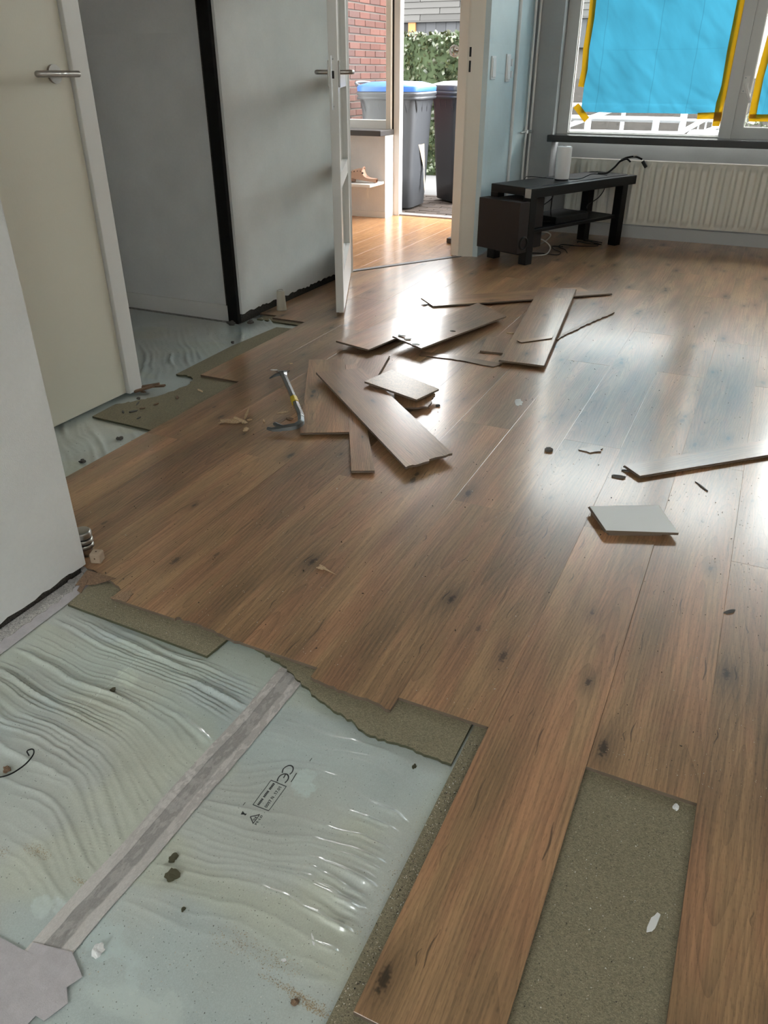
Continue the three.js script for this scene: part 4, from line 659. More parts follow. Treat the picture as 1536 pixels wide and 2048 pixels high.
{ // house beyond
  const h = thing('neighbour_house', 'grey board clad house beyond the hedge', 'house', [0, 0, -16]);
  const boards = [0.9, 1, 1.12, 0.8].map((k) => new THREE.MeshStandardMaterial({ color: C(0.05 * k, 0.049 * k, 0.046 * k), roughness: 0.9 }));
  const slate = [0.9, 1.1].map((k) => new THREE.MeshStandardMaterial({ color: C(0.035 * k, 0.037 * k, 0.04 * k), roughness: 0.9 }));
  part('wall', box(-16, 14, GY, 3.1, -6, -0.12), new THREE.MeshStandardMaterial({ color: C(0.06, 0.055, 0.05), roughness: 1 }), h);
  const bg = box(-0.6, 0.6, 0, 0.098, -0.02, 0.02, 0.004);
  for (let r = 0; r < 8; r++) for (let i = 0; i < 7; i++) { const m = part('clapboard', bg, boards[Math.floor(rnd() * 4)], h); m.position.set(-11 + i * 1.21 + (r % 3) * 0.4, 1.93 + r * 0.1, 0.0); m.rotation.x = -0.12; }
  const sg = box(-0.1, 0.1, 0, 0.24, -0.02, 0.02, 0.003);
  for (let r = 0; r < 2; r++) for (let i = 0; i < 26; i++) { const m = part('shingle', sg, slate[(i + r) % 2], h); m.position.set(-6.75 + i * 0.205 - 0.1 * (r % 2), 1.68 - r * 0.22, -0.03); }
  part('window_shutter', box(-7.0, -6.85, 1.4, 1.92, -0.05, 0.03), new THREE.MeshStandardMaterial({ color: C(0.25, 0.1, 0.025), roughness: 0.7 }), h);
  part('window_dark', box(-7.6, -7.0, 1.4, 1.92, -0.06, -0.02), blackGloss, h); part('sill_band', box(-11, -2.5, 1.905, 1.93, -0.05, 0.05), boards[0], h);
}
{ // low shed wall and white tubular frame seen under the film
  const white = new THREE.MeshPhysicalMaterial({ color: C(0.5, 0.51, 0.53), roughness: 0.4 });
  const f = thing('white_railing', 'low white tubular metal frame outside the window', 'railing', [0, 0, -8.2]);
  const bar = (a, b, r = 0.02, n = 'rail') => part(n, rod(a, b, r, 12), white, f);
  bar([-2.2, 0.702, 0], [-0.86, 0.702, 0], 0.024); bar([-2.2, 0.585, 0], [-0.86, 0.595, 0], 0.016); bar([-0.86, 0.3, 0], [-0.86, 0.76, 0], 0.03, 'post'); bar([-2.2, 0.3, 0], [-2.2, 0.76, 0], 0.03, 'post');
  for (const x of [-1.71, -1.09]) part('bracket', box(x - 0.03, x + 0.03, 0.55, 0.715, 0.01, 0.045, 0.012), white, f);
  bar([-0.86, 0.6, 0], [-0.58, 0.78, -0.9], 0.022); bar([-0.86, 0.55, 0], [-0.58, 0.62, -0.9], 0.016); bar([-2.0, 0.6, 0], [-1.55, 0.78, -0.9], 0.022); bar([-2.2, 0.78, -0.9], [-0.58, 0.78, -0.9], 0.02); bar([-2.2, 0.66, -0.9], [-0.58, 0.66, -0.9], 0.014);
  for (let i = 0; i < 5; i++) bar([-0.8 + i * 0.05, 0.4, -0.15 - i * 0.17], [-0.8 + i * 0.05, 0.64 + 0.033 * i, -0.15 - i * 0.17], 0.008, 'spindle');
  for (const x of [-1.55, -0.58, -2.2]) bar([x, GY, -0.9], [x, 0.9, -0.9], 0.022, 'post'); for (const x of [-0.86, -2.2]) bar([x, GY, 0], [x, 0.32, 0], 0.03, 'post');
  const b = thing('white_box', 'white lidded box outside, below the right corner of wide film', 'box', [-0.62, 0, -8.0]); part('case', box(-0.14, 0.14, GY, 0.54, -0.2, 0.1, 0.02), white, b); part('lid', box(-0.16, 0.16, 0.54, 0.63, -0.22, 0.12, 0.03), white, b);
  single('garden_wall', box(-4.5, 6, GY, 1.0, -13.3, -13.1), new THREE.MeshStandardMaterial({ map: scaled(fibreTex(0.3, 0.28, 0.265, 0.3), 0.6), roughness: 1 }), 'brown grey garden wall behind the white railing', 'wall');
  const sh = thing('shrub', 'grey green shrub outside below the casement', 'shrub', [0, 0, 0]);
  const leaf = new THREE.PlaneGeometry(0.05, 0.025), N = 1800, im = new THREE.InstancedMesh(leaf, new THREE.MeshStandardMaterial({ color: C(1, 1, 1), roughness: 0.6, side: THREE.DoubleSide }), N), M = new THREE.Object3D();
  for (let i = 0; i < N; i++) { const a = rnd() * 6.283, q = Math.sqrt(rnd()), y = rnd(); M.position.set(0.0 + Math.cos(a) * q * 0.55, y * 0.78, -8.3 + Math.sin(a) * q * 0.35); M.rotation.set(rr(-2, 2), rr(-2, 2), rr(-3, 3)); M.scale.setScalar(rr(0.6, 1.3)); M.updateMatrix(); im.setMatrixAt(i, M.matrix); const k = rr(0.5, 1.4); im.setColorAt(i, C(0.13 * k, 0.14 * k, 0.09 * k)); }
  im.name = 'leaves'; im.userData.kind = 'stuff'; sh.add(im); part('stem', rod([0, GY, -8.3], [0, 0.5, -8.3], 0.02), core, sh);
}

// ---------------------------------------------------------------- loose laminate boards
// corners are the points of the upper face, in the room; the board hangs below them by its thickness
function board(name, label, cat, P, o = {}) {
  const A = P.map((p) => V(...p)), c = A.reduce((s, p) => s.add(p), V(0, 0, 0)).multiplyScalar(1 / A.length), n = V(0, 0, 0);
  for (let i = 0; i < A.length; i++) { const a = A[i], b = A[(i + 1) % A.length]; n.x += (a.y - b.y) * (a.z + b.z); n.y += (a.z - b.z) * (a.x + b.x); n.z += (a.x - b.x) * (a.y + b.y); }
  n.normalize(); if (n.y < 0) n.negate();
  let long = 0, ax = V(1, 0, 0); const sides = o.axis ? [[o.axis[0], o.axis[1]]] : A.map((_, i) => [i, (i + 1) % A.length]);
  for (const [i, j] of sides) { const d = A[j].clone().sub(A[i]); if (d.length() > long) { long = d.length(); ax = d; } }
  ax.addScaledVector(n, -ax.dot(n)).normalize(); const az = new THREE.Vector3().crossVectors(ax, n).normalize();
  let Q = A.map((p) => { const d = p.clone().sub(c); return [d.dot(ax), d.dot(az)]; });
  if (o.tear) { const R = []; for (let i = 0; i < Q.length; i++) { R.push(Q[i]); if (o.tear.includes(i)) { const a = Q[i], b = Q[(i + 1) % Q.length], l = Math.hypot(b[0] - a[0], b[1] - a[1]); R.push(...jag(a, b, Math.max(3, Math.round(l / 0.012)), o.amp || 0.005)); } } Q = R; }
  const bMin = Math.min(...Q.map((q) => q[1])), v = o.v ?? Math.floor(rnd() * NV), a0 = o.a0 ?? rr(0, 0.3), th = o.th || LAM;
  const m = single(name, slab(Q, th, (a, b) => wuvRaw(v, a0 + 0.7, 0)(a, b - bMin), o.tear ? 0 : 0.0007), o.mats || [laminate, core], label, cat);
  m.matrixAutoUpdate = true; m.quaternion.setFromRotationMatrix(new THREE.Matrix4().makeBasis(ax, n, az)); m.position.copy(c);
  if (o.lip) { // tongue along the chosen edge
    for (const e of o.lip) { const a = Q[e], b = Q[(e + 1) % Q.length], L = Math.hypot(b[0] - a[0], b[1] - a[1]), mx = (a[0] + b[0]) / 2, mz = (a[1] + b[1]) / 2, out = Math.hypot(mx, mz) || 1; let nx = (b[1] - a[1]) / L, nz = -(b[0] - a[0]) / L; if (nx * mx + nz * mz < 0) { nx = -nx; nz = -nz; } const t = part('tongue', box(-L / 2, L / 2, -0.0055, -0.0025, -0.003, 0.004), core, m); t.position.set(mx, 0, mz); t.rotation.y = -Math.atan2(b[1] - a[1], b[0] - a[0]); }
  }
  return m;
}
const LB = { group: 'pulled up laminate boards' };
const lb = (label, P, o) => { const m = board('laminate_board', label, 'board', P, o); Object.assign(m.userData, LB); return m; };
const ax = [0.466, 0.885];
lb('small laminate offcut lying under the pile, corner towards the open door', [[-1.55, 0.0085, -2.875], [-1.355, 0.0085, -2.935], [-1.27, 0.0085, -2.6], [-1.46, 0.0085, -2.55]], { v: 2, lip: [1] });
lb('wide laminate board beside the crowbar, under the slanting grey board', [[-1.632, 0.0175, -2.716], [-1.279, 0.014, -2.046], [-1.112, 0.014, -2.134], [-1.465, 0.0175, -2.804]], { v: 5, lip: [1] });
lb('narrow split laminate strip under the slanting grey board', [[-1.447, 0.027, -2.70], [-1.405, 0.027, -2.72], [-0.926, 0.0125, -1.9], [-0.991, 0.0125, -1.868]], { v: 3, lip: [2] });
lb('long slanting laminate board on top of the pile with torn end', [[-1.489, 0.044, -2.527], [-1.351, 0.041, -2.656], [-0.744, 0.025, -2.094], [-0.837, 0.026, -1.937]], { v: 6, tear: [2], amp: 0.006 });
{
  const pale = new THREE.MeshPhysicalMaterial({ color: C(0.8, 0.72, 0.62), map: scaled(fibreTex(0.98, 0.92, 0.84, 0.14, 1), 2), roughness: 0.3 });
  board('laminate_offcut', 'pale square offcut perched on the pile with brown rub mark', 'board', [[-1.254, 0.056, -2.49], [-1.219, 0.052, -2.66], [-0.983, 0.038, -2.58], [-1.016, 0.037, -2.44]], { mats: [pale, core] });
  board('laminate_offcut', 'dark cracked offcut tilted beneath the pale square offcut', 'board', [[-1.16, 0.028, -2.56], [-0.99, 0.022, -2.56], [-0.97, 0.02, -2.44], [-1.08, 0.012, -2.38]], { v: 1, tear: [1, 2] });
}
lb('laminate board with raised near end, closest to the open white door', [[-1.628, 0.034, -2.953], [-1.442, 0.032, -2.905], [-1.305, 0.009, -3.85], [-1.49, 0.009, -3.9]], { v: 0, lip: [1] });
lb('laminate board with chipped white end lying over two others', [[-1.408, 0.052, -3.082], [-1.235, 0.034, -3.003], [-1.057, 0.036, -3.673], [-1.255, 0.038, -3.815]], { v: 4, tear: [0], amp: 0.004, lip: [1] });
lb('long laminate board lying crossways farthest from the viewer', [[-1.591, 0.0235, -3.851], [-1.47, 0.0215, -3.725], [-0.683, 0.011, -4.439], [-0.876, 0.0115, -4.5]], { v: 7, lip: [1] });
lb('long narrow shouldered laminate board pointing at the window, end towards viewer', [[-1.062, 0.033, -4.316], [-0.894, 0.02, -3.048], [-0.704, 0.018, -3.066], [-0.871, 0.03, -4.369]], { v: 1, lip: [1, 2] });
lb('short laminate piece half hidden under the board pointing at the window', [[-1.02, 0.0085, -3.168], [-0.83, 0.0085, -3.19], [-0.868, 0.0085, -3.41], [-1.058, 0.0085, -3.387]], { v: 5 });
lb('narrow laminate strip running out of the right picture edge', [[-0.234, 0.014, -2.265], [-0.178, 0.012, -2.212], [0.36, 0.012, -2.72], [0.27, 0.012, -2.78]], { v: 2, lip: [0, 1] });
{
  board('laminate_offcut', 'upturned grey backed offcut lying alone on the floor', 'board', [[-0.275, 0.0205, -1.945], [-0.207, 0.0195, -1.832], [-0.03, 0.0205, -1.902], [-0.1, 0.0195, -2.035]], { mats: [backing, core], lip: [0] });
  board('laminate_offcut', 'brown offcut poking out behind the upturned grey offcut', 'board', [[-0.268, 0.0088, -1.94], [-0.2, 0.0088, -1.84], [-0.07, 0.0088, -1.9], [-0.11, 0.0088, -2.041], [-0.136, 0.0088, -2.065], [-0.215, 0.0088, -2.01]], { v: 3, tear: [4] });
}
{ // torn top layers, thin
  const thin = { th: 0.0022, tear: [0, 1, 2], amp: 0.003 };
  board('torn_veneer', 'long thin torn strip of laminate skin near the raised board', 'splinter', [[-1.245, 0.004, -3.012], [-1.06, 0.004, -3.022], [-0.905, 0.004, -3.0], [-0.88, 0.004, -3.056], [-1.06, 0.004, -3.075], [-1.255, 0.004, -3.06]], { ...thin, v: 4 });
  board('torn_veneer', 'pointed splinter lying across the board pointing at the window', 'splinter', [[-0.9, 0.0268, -3.325], [-0.872, 0.0265, -3.305], [-0.765, 0.0262, -3.43], [-0.77, 0.0268, -3.47]], { th: 0.002, v: 0 });
  board('torn_veneer', 'long jagged splinter trailing towards the window reflection', 'splinter', [[-0.76, 0.005, -3.45], [-0.735, 0.006, -3.58], [-0.70, 0.007, -3.72], [-0.655, 0.006, -3.88], [-0.597, 0.006, -4.06], [-0.612, 0.006, -4.115], [-0.7, 0.005, -3.84], [-0.765, 0.004, -3.53]], { th: 0.0025, tear: [0, 1, 2, 3], amp: 0.006, v: 6 });
}

// ---------------------------------------------------------------- crowbar
{
  const g = thing('crowbar', 'steel crowbar with yellow tape lying beside the board pile', 'crowbar', [0, 0, 0]);
  const chrome = new THREE.MeshStandardMaterial({ color: C(0.42, 0.43, 0.43), metalness: 1, roughness: 0.2 }), yel = new THREE.MeshStandardMaterial({ color: C(0.62, 0.45, 0.02), roughness: 0.5 });
  // six sided bar swept along a path
  const sweep = (pts, rs, flat = 1, sides = 6) => { const cv = new THREE.CatmullRomCurve3(pts.map((p) => V(...p)), false, 'catmullrom', 0.3), N = 70, p = [], x = []; for (let i = 0; i <= N; i++) { const t = i / N, c = cv.getPoint(t), d = cv.getTangent(t), s = new THREE.Vector3().crossVectors(V(0, 1, 0), d).normalize(), u = new THREE.Vector3().crossVectors(d, s), k = t * (rs.length - 1), a = Math.min(rs.length - 2, Math.floor(k)), r = [0, 1].map((q) => rs[a][q] + (rs[a + 1][q] - rs[a][q]) * (k - a)); for (let j = 0; j < sides; j++) { const w = (j + 0.5) / sides * Math.PI * 2, q = c.clone().addScaledVector(s, Math.cos(w) * r[0]).addScaledVector(u, Math.sin(w) * r[1]); p.push(q.x, q.y, q.z); } } for (let i = 0; i < N; i++) for (let j = 0; j < sides; j++) { const a = i * sides + j, b = i * sides + (j + 1) % sides; x.push(a, b, a + sides, b, b + sides, a + sides); } for (const e of [0, N]) for (let j = 1; j < sides - 1; j++) e ? x.push(e * sides, e * sides + j, e * sides + j + 1) : x.push(0, j + 1, j); const ge = new THREE.BufferGeometry(); ge.setAttribute('position', new THREE.Float32BufferAttribute(p, 3)); ge.setIndex(x); const nn = ge.toNonIndexed(); nn.computeVertexNormals(); return nn; };
  part('shaft', sweep([[-1.605, 0.03, -2.47], [-1.45, 0.034, -2.283], [-1.33, 0.037, -2.137], [-1.31, 0.037, -2.11]], [[0.012, 0.012], [0.012, 0.012]]), chrome, g);
  part('hook', sweep([[-1.32, 0.037, -2.122], [-1.296, 0.035, -2.083], [-1.302, 0.03, -2.058], [-1.33, 0.024, -2.045], [-1.355, 0.019, -2.04]], [[0.012, 0.012], [0.013, 0.013], [0.015, 0.012], [0.018, 0.01]]), darkSteel, g);
  for (const s of [-1, 1]) part('claw_prong', sweep([[-1.347, 0.02, -2.041 + s * 0.005], [-1.372, 0.019, -2.038 + s * 0.017], [-1.392, 0.021, -2.042 + s * 0.023]], [[0.012, 0.01], [0.011, 0.008], [0.008, 0.005]]), darkSteel, g);
  part('chisel_neck', sweep([[-1.598, 0.03, -2.462], [-1.622, 0.033, -2.494], [-1.636, 0.03, -2.514]], [[0.012, 0.012], [0.02, 0.009], [0.033, 0.004]]), chrome, g);
  part('chisel_tip', sweep([[-1.622, 0.032, -2.488], [-1.647, 0.024, -2.475], [-1.668, 0.012, -2.462]], [[0.014, 0.008], [0.012, 0.006], [0.006, 0.002]]), darkSteel, g);
  part('yellow_tape', sweep([[-1.437, 0.0345, -2.267], [-1.405, 0.035, -2.228]], [[0.0142, 0.0142], [0.0142, 0.0142]]), yel, g);
}
// ---------------------------------------------------------------- small things on the floor
{
  const leg = thing('furniture_foot', 'small pale tapered furniture foot by the torn wall foot', 'furniture foot', [-2.19, 0, -3.395]);
  part('body', new THREE.LatheGeometry([[0, 0], [0.026, 0], [0.026, 0.004], [0.02, 0.098], [0.0185, 0.1], [0, 0.1]].map((p) => new THREE.Vector2(...p)), 28), new THREE.MeshStandardMaterial({ color: C(0.6, 0.56, 0.47), roughness: 0.5 }), leg); part('top_ring', new THREE.TorusGeometry(0.015, 0.003, 8, 24).rotateX(Math.PI / 2).translate(0, 0.1, 0), steel, leg);
  const st = thing('door_stop', 'brushed steel ringed door stop half behind the near wall', 'door stop', [-1.402, 0, -1.175]);
  const ring = (y0, y1, r) => [[r - 0.002, y0], [r, y0 + 0.002], [r, y1 - 0.002], [r - 0.002, y1]];
  part('body', new THREE.LatheGeometry([[0, 0], [0.017, 0], [0.017, 0.018], [0.0185, 0.02], ...ring(0.022, 0.034, 0.023), [0.019, 0.035], [0.019, 0.037], ...ring(0.038, 0.049, 0.0235), [0.019, 0.05], [0.019, 0.052], ...ring(0.053, 0.07, 0.023), [0.019, 0.0725], [0, 0.0735]].map((p) => new THREE.Vector2(...p)), 40), steel, st);
  for (const y of [0.036, 0.051]) part('rubber_ring', new THREE.TorusGeometry(0.0195, 0.0018, 8, 30).rotateX(Math.PI / 2).translate(0, y, 0), cablePlastic, st);
  const pale = new THREE.MeshStandardMaterial({ color: C(0.66, 0.55, 0.44), roughness: 0.7, map: scaled(fibreTex(1, 0.96, 0.92, 0.3), 12) });
  const di = thing('wooden_die', 'rounded pale wooden die beside the steel door stop', 'die', [-1.352, 0, -1.162], 0.35);
  part('cube', new RoundedBoxGeometry(0.0285, 0.0285, 0.0285, 3, 0.005).translate(0, 0.0145, 0), pale, di);
  const pip = new THREE.MeshStandardMaterial({ color: C(0.08, 0.05, 0.03), roughness: 0.9 });
  part('pip', new THREE.SphereGeometry(0.0026, 10, 8).scale(1, 0.35, 1).translate(0, 0.029, 0), pip, di); part('pip', new THREE.SphereGeometry(0.002, 10, 8).scale(1, 1, 0.35).translate(0, 0.016, 0.0145), pip, di);

  const brownPaper = new THREE.MeshStandardMaterial({ map: scaled(fibreTex(0.62, 0.5, 0.4, 0.3), 8), roughness: 0.9 }), paleChip = new THREE.MeshStandardMaterial({ map: scaled(fibreTex(0.95, 0.82, 0.66, 0.6), 12), roughness: 0.9 }), greyChip = new THREE.MeshStandardMaterial({ color: C(0.12, 0.11, 0.1), roughness: 0.9 }), whiteChip = new THREE.MeshStandardMaterial({ color: C(0.78, 0.78, 0.77), roughness: 0.8 }), greenLump = new THREE.MeshStandardMaterial({ color: C(0.2, 0.185, 0.11), roughness: 1, bumpMap: scaled(noiseBump, 2), bumpScale: 0.003 });
  // flat chip: torn polygon about a point, slightly curled
  const chip = (label, cat, x, y, z, lx, lz, turn, mat, th = 0.002, tilt = 0.05, name = 'wood_chip') => { const P = [], n = 13; for (let i = 0; i < n; i++) { const a = -i / n * Math.PI * 2, r = rr(0.65, 1.05); P.push([Math.cos(a) * lx / 2 * r, Math.sin(a) * lz / 2 * r]); } const m = single(name, slab(P, th, (a, b) => [a, b], 0), Array.isArray(mat) ? mat : [mat, mat], label, cat, [x, y + th + Math.abs(tilt) * lx * 0.2, z], turn); m.rotation.z = tilt; return m; };
  const lump = (label, cat, x, y, z, s, mat, name) => { const g = new THREE.IcosahedronGeometry(s, 3), p = g.attributes.position, h = rnd() * 50; for (let i = 0; i < p.count; i++) { const v = V(p.getX(i), p.getY(i), p.getZ(i)), k = 0.25 + 1.5 * fbm(v.x / s * 1.7 + h + v.y / s, v.y / s * 1.5 + v.z / s * 1.6 + h, 3); p.setXYZ(i, v.x * k * 1.3, v.y * k * 0.9, v.z * k); } g.computeVertexNormals(); return single(name, g, mat, label, cat, [x, y + s * 0.55, z], rnd() * 6); };
  // torn brown flaps by the near wall
  board('torn_veneer', 'brown torn flap of laminate skin leaning beside the near wall corner', 'splinter', [[-1.335, 0.012, -1.108], [-1.252, 0.004, -1.118], [-1.285, 0.0, -1.082], [-1.33, -0.004, -1.06]], { mats: [brownPaper, core], th: 0.0015, tear: [1], amp: 0.002 });
  board('torn_veneer', 'dark bent splinter standing at the end of the plaster ledge', 'splinter', [[-1.326, 0.006, -1.09], [-1.31, 0.004, -1.085], [-1.298, -0.007, -1.045], [-1.315, -0.007, -1.05]], { mats: [brownPaper, core], th: 0.0015 });
  board('torn_veneer', 'pale torn scrap at the broken laminate edge near the die', 'splinter', [[-1.212, 0.002, -1.052], [-1.165, 0.003, -1.054], [-1.172, 0.003, -1.088], [-1.19, 0.003, -1.1]], { mats: [new THREE.MeshStandardMaterial({ map: scaled(fibreTex(0.75, 0.62, 0.5, 0.3), 8), roughness: 0.9 }), core], th: 0.0015, tear: [0, 1, 2], amp: 0.003 });
  // crumpled shred by the crowbar
  const sh = thing('crumpled_shred', 'crumpled pale wood shred on the floor left of the crowbar', 'wood shred', [-1.56, 0, -2.05], 0.5);
  for (const [a, b, c, d, e, f] of [[0, 0.006, 0, 0.09, 0.03, 0.05], [0.03, 0.012, 0.01, 0.06, 0.02, -0.4], [-0.025, 0.008, 0.004, 0.05, 0.025, 0.2], [0.05, 0.028, -0.01, 0.05, 0.02, 1.1]]) { const P = [], n = 12; for (let i = 0; i < n; i++) { const t = -i / n * 6.283, r = rr(0.6, 1.1); P.push([Math.cos(t) * d / 2 * r, Math.sin(t) * e / 2 * r]); } const m = part('flake', slab(P, 0.003, (u, v) => [u, v], 0), [paleChip, paleChip], sh); m.position.set(a, b, c); m.rotation.set(rr(-0.2, 0.2), rr(-0.4, 0.4), f); }
  const W = { g: 'wood chip', w: 'wood chips on the laminate' };
  chip('pale oval chip under the crowbar shaft', W.g, -1.445, 0, -2.2, 0.045, 0.018, 0.8, paleChip); chip('brown crumpled chip under the taped crowbar shaft', W.g, -1.39, 0, -2.16, 0.04, 0.018, -0.4, brownPaper, 0.003, 0.15); chip('pale chip between the taped shaft and wide board', W.g, -1.372, 0, -2.24, 0.025, 0.012, 0.3, paleChip, 0.003);
  chip('small pale rod of wood between shred and crowbar', W.g, -1.46, 0, -2.10, 0.032, 0.008, -0.9, paleChip, 0.006, 0); lump('small pale nub of wood in front of the shred', W.g, -1.475, 0, -2.01, 0.008, paleChip, 'wood_chip');
  chip('curled pale crumb to the right of the shred', W.g, -1.515, 0, -2.09, 0.02, 0.012, 0.2, paleChip, 0.004, 0.2); chip('tiny pale flake right of the shred', W.g, -1.52, 0, -2.06, 0.018, 0.01, 0.6, paleChip, 0.002, 0.1); chip('thin white chip on the plank before the grey wall', W.g, -1.72, 0, -2.58, 0.035, 0.012, 0.3, whiteChip, 0.002); chip('small pale shaving near the white chip', W.g, -1.7, 0, -2.68, 0.02, 0.01, 1, paleChip, 0.002);
  const tw = thing('twig_of_wood', 'pale splayed wood sliver lying alone on brown planks', 'wood chip', [-0.8, 0.002, -1.37], -0.28); part('stalk', new THREE.ConeGeometry(0.003, 0.05, 6).rotateZ(-Math.PI / 2).translate(0.012, 0.002, 0), paleChip, tw); part('head', slab([[-0.012, 0.006], [-0.03, 0.01], [-0.026, 0.002], [-0.034, -0.004], [-0.024, -0.006], [-0.01, -0.005]], 0.003, (a, b) => [a, b], 0), [paleChip, paleChip], tw).position.y = 0.003;
  chip('dark lump chip beside the window film reflection', W.g, -0.482, 0, -2.295, 0.03, 0.026, 0.5, greyChip, 0.008); chip('brown triangular offcut at the film reflection lower edge', W.g, -0.355, 0, -2.36, 0.085, 0.05, 0.6, [laminate, core], 0.004, 0.02); chip('flat grey chip before the narrow strip end', W.g, -0.237, 0, -2.2, 0.05, 0.018, 0.1, greyChip, 0.005, 0.02); chip('second smaller grey chip touching distance from strip end', W.g, -0.226, 0, -2.25, 0.03, 0.01, 0.1, greyChip, 0.004, 0.02);
  chip('silvery foil scrap stuck on the planks before the pile', 'foil scrap', -0.693, 0, -2.665, 0.08, 0.035, 1.9, new THREE.MeshPhysicalMaterial({ color: C(0.6, 0.6, 0.58), roughness: 0.25 }), 0.0008, 0.01, 'foil_scrap');
  chip('small dark crumb on floor between pile and foil scrap', W.g, -0.955, 0, -2.5, 0.018, 0.016, 0.5, greyChip, 0.006); chip('dark sliver on the planks behind the grey backed offcut', W.g, 0.12, 0, -1.62, 0.04, 0.012, 0.8, greyChip, 0.002); chip('dark splinter on the planks right of narrow strip', W.g, -0.0, 0, -2.24, 0.07, 0.005, -0.9, greyChip, 0.003, 0.01); chip('small brown sliver among the far boards', W.g, -0.98, 0, -3.5, 0.045, 0.014, 0.1, paleChip, 0.004, 0.02); chip('flat chip lying on the chipped board', W.g, -1.2, 0.0365, -3.3, 0.03, 0.012, 0.3, greyChip, 0.003, 0.01);
  for (const [x, z, l, t] of [[-1.37, -3.1, 0.05, 'largest white chip on the broken board end'], [-1.33, -3.075, 0.035, 'middle white chip on the broken board end'], [-1.275, -3.035, 0.045, 'white chip at the lowest corner of the broken board end']]) chip(t, 'crumb', x, 0.052 - (x + 1.408) * 0.1, z, l, 0.022, rr(-0.5, 0.5), whiteChip, 0.003, 0.02, 'plaster_chip');
  lump('dark olive lump on the plastic sheet right of the tape, larger', 'underlay lump', -0.622, -0.0155, -0.542, 0.0085, greenLump, 'underlay_lump'); lump('small olive lump on plastic sheet just above the larger lump', 'underlay lump', -0.64, -0.0155, -0.567, 0.006, greenLump, 'underlay_lump'); lump('white plaster lump on the sheet beside the tape patch', 'plaster lump', -0.642, -0.0155, -0.402, 0.0075, whiteChip, 'plaster_lump'); lump('small rusty crumb on the sheet near the bottom picture edge', 'crumb', -0.352, -0.0155, -0.462, 0.004, brownPaper, 'wood_crumb'); lump('tiny dark lump on the sheet beside the tape seam', 'underlay lump', -0.572, -0.0155, -0.505, 0.003, greenLump, 'underlay_lump'); lump('small olive lump on the crinkled sheet near the torn underlay', 'underlay lump', -0.365, -0.0155, -0.905, 0.004, greenLump, 'underlay_lump'); lump('tan crumb under the black wire on the plastic sheet', 'crumb', -1.03, -0.0155, -0.585, 0.006, brownPaper, 'wood_crumb'); lump('grey crumb on the sheet below the pale square patch', 'crumb', -1.0, -0.0155, -0.825, 0.005, greenLump, 'wood_crumb');
  chip('twisted white paper scrap lying in the floor recess', 'paper scrap', 0.072, -0.0083, -0.782, 0.014, 0.045, -0.25, whiteChip, 0.0015, 0.3, 'paper_scrap'); lump('white pea sized crumb in the far corner of the recess', 'crumb', 0.075, -0.0083, -1.008, 0.0045, whiteChip, 'plaster_crumb');
  for (const [x, z, lx, lz, t, l] of [[-0.372, -0.548, 0.004, 0.022, 0.7, 'tiny pale splinter on the sheet, upper of two'], [-0.395, -0.505, 0.01, 0.005, 0.4, 'tiny white chip on the sheet above the sawdust line']]) chip(l, W.g, x, -0.0155, z, lx, lz, t, whiteChip, 0.002, 0.02);
  const wr = single('black_wire', tube([[-1.06, -0.002, -0.555], [-1.03, -0.003, -0.555], [-1.008, -0.003, -0.57], [-0.998, -0.002, -0.6], [-1.002, 0.0, -0.625], [-1.012, 0.0, -0.632], [-1.018, 0.0, -0.625], [-1.006, 0.0, -0.618]], 0.0013, 60, 8), cablePlastic, 'short bent black wire with loop on the plastic sheet', 'wire');
  // splinters and bits on the underlay by the cream door
  const bits = [['reddish wood splinters heap', -2.06, -2.16], ['dark curled splinter', -2.03, -2.1], ['pale bent flake', -1.9, -2.17], ['thin green splinter', -1.87, -2.27], ['dark crumb', -1.96, -1.99], ['long thin bark sliver', -1.95, -2.03], ['small dark sliver', -1.9, -1.95], ['brown sliver', -1.99, -1.97], ['short dark twig', -1.93, -2.08], ['thin dark shaving', -2.0, -2.06]];
  bits.forEach(([n, x, z], i) => chip(n + ' on the underlay in front of the cream door', W.g, x, UY, z, rr(0.018, 0.055), rr(0.006, 0.022), rr(-1.5, 1.5), i % 3 === 2 || i === 0 ? brownPaper : i === 3 ? paleChip : greyChip, rr(0.001, 0.004), rr(-0.2, 0.25)));
  for (const [x, z, l, t] of [[-2.07, -2.2, 0.1, 0.5], [-2.04, -2.21, 0.09, 0.2], [-2.06, -2.17, 0.08, 0.9]]) { const m = single('broken_splinter', box(-l / 2, l / 2, 0, 0.008, -0.008, 0.008, 0.002), brownPaper, t === 0.5 ? 'thick broken splinter pointing out from the white post' : t === 0.2 ? 'grey broken splinter at the foot of the white post' : 'short broken splinter against the white post foot', 'splinter', [x, 0.0, z], t); m.rotation.z = 0.15; }
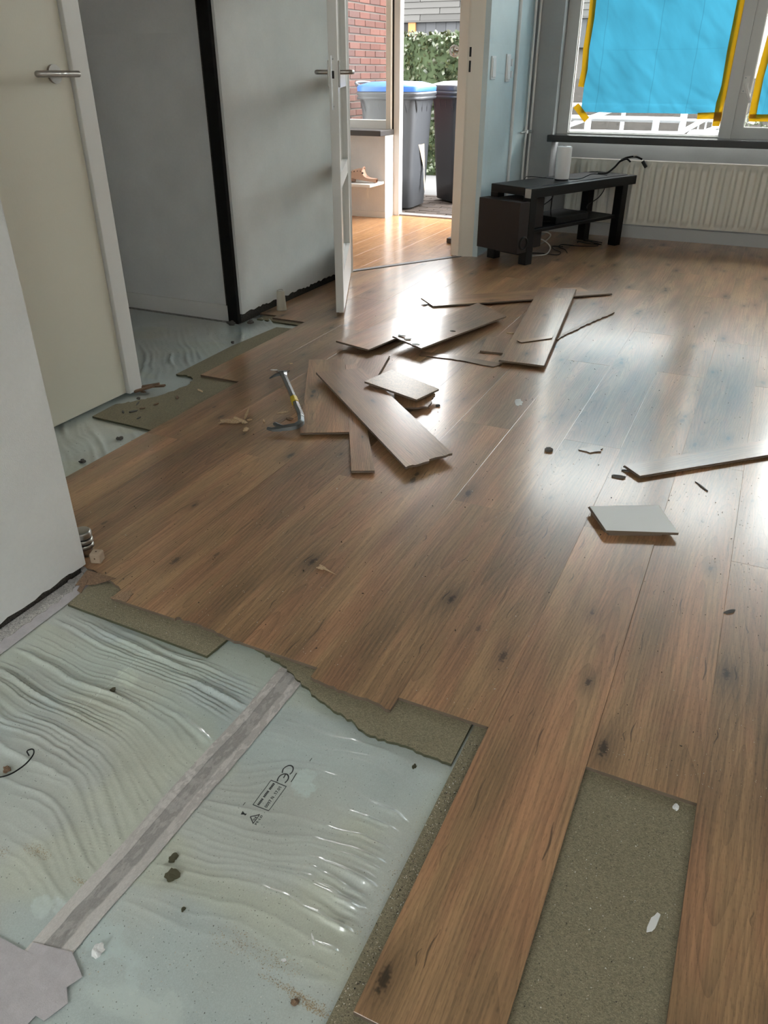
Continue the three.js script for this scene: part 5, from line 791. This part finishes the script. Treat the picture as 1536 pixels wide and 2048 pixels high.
  for (const [x, z, l] of [[-1.845, -1.79, 'black crumb on the passage sheet nearest the brown planks'], [-1.83, -1.6, 'black crumb on the passage sheet by the near wall'], [-2.12, -2.85, 'black crumb on the passage sheet near the black post']]) lump(l, 'crumb', x, -0.0155, z, 0.008, greyChip, 'wood_crumb');
  lump('dark torn fibres at the foot of the black post', 'debris', -2.3, -0.0155, -3.1, 0.016, greyChip, 'fibre_tuft'); lump('dark star shaped bit on the sheet beside the black post', 'debris', -2.23, -0.0155, -3.16, 0.012, greyChip, 'fibre_tuft');
  // sawdust nobody could count
  const N = 5200, im = new THREE.InstancedMesh(new THREE.TetrahedronGeometry(0.001), new THREE.MeshStandardMaterial({ color: C(1, 1, 1), roughness: 0.9 }), N), M = new THREE.Object3D();
  let n = 0; const lay = (x, y, z, s, c) => { if (n >= N) return; M.position.set(x, y + 0.0005 * s, z); M.rotation.set(rnd() * 6, rnd() * 6, rnd() * 6); M.scale.set(s * rr(0.5, 2), s * 0.6, s * rr(0.5, 1.2)); M.updateMatrix(); im.setMatrixAt(n, M.matrix); im.setColorAt(n++, c); };
  const dust = () => { const r = rnd(); return r < 0.45 ? C(0.55, 0.46, 0.34) : r < 0.6 ? C(0.75, 0.73, 0.68) : C(0.06, 0.05, 0.04); };
  while (n < 1700) { const x = rr(-1.2, 0.3), z = -1.07 - Math.pow(rnd(), 1.6) * 1.2; lay(x, 0, z, rr(0.5, 1.5), dust()); }
  while (n < 2500) lay(rr(-1.7, 0.4), 0, rr(-4.2, -1.1), rr(0.7, 2.6), rnd() < 0.8 ? C(0.035, 0.03, 0.027) : dust());
  while (n < 3500) lay(rr(-0.075, 0.1), UY, rr(-1.02, -0.3), rr(0.4, 1.3), dust());
  while (n < 4200) lay(rr(-0.297, -0.272), UY, rr(-1.0, -0.35), rr(0.5, 1.7), dust());
  while (n < 4700) lay(rr(-1.29, -0.89), UY + 0.0004, rr(-1.06, -1.0), rr(0.4, 1), dust());
  while (n < N) lay(rr(-0.68, -0.31), -0.0145, rr(-0.6, -0.35), rr(0.4, 1.1), dust());
  im.name = 'sawdust'; im.castShadow = true; tag(im, 'scattered sawdust and grit on planks, underlay and sheet', 'sawdust', { kind: 'stuff' }); scene.add(im);
}
renderer.render(scene, camera);
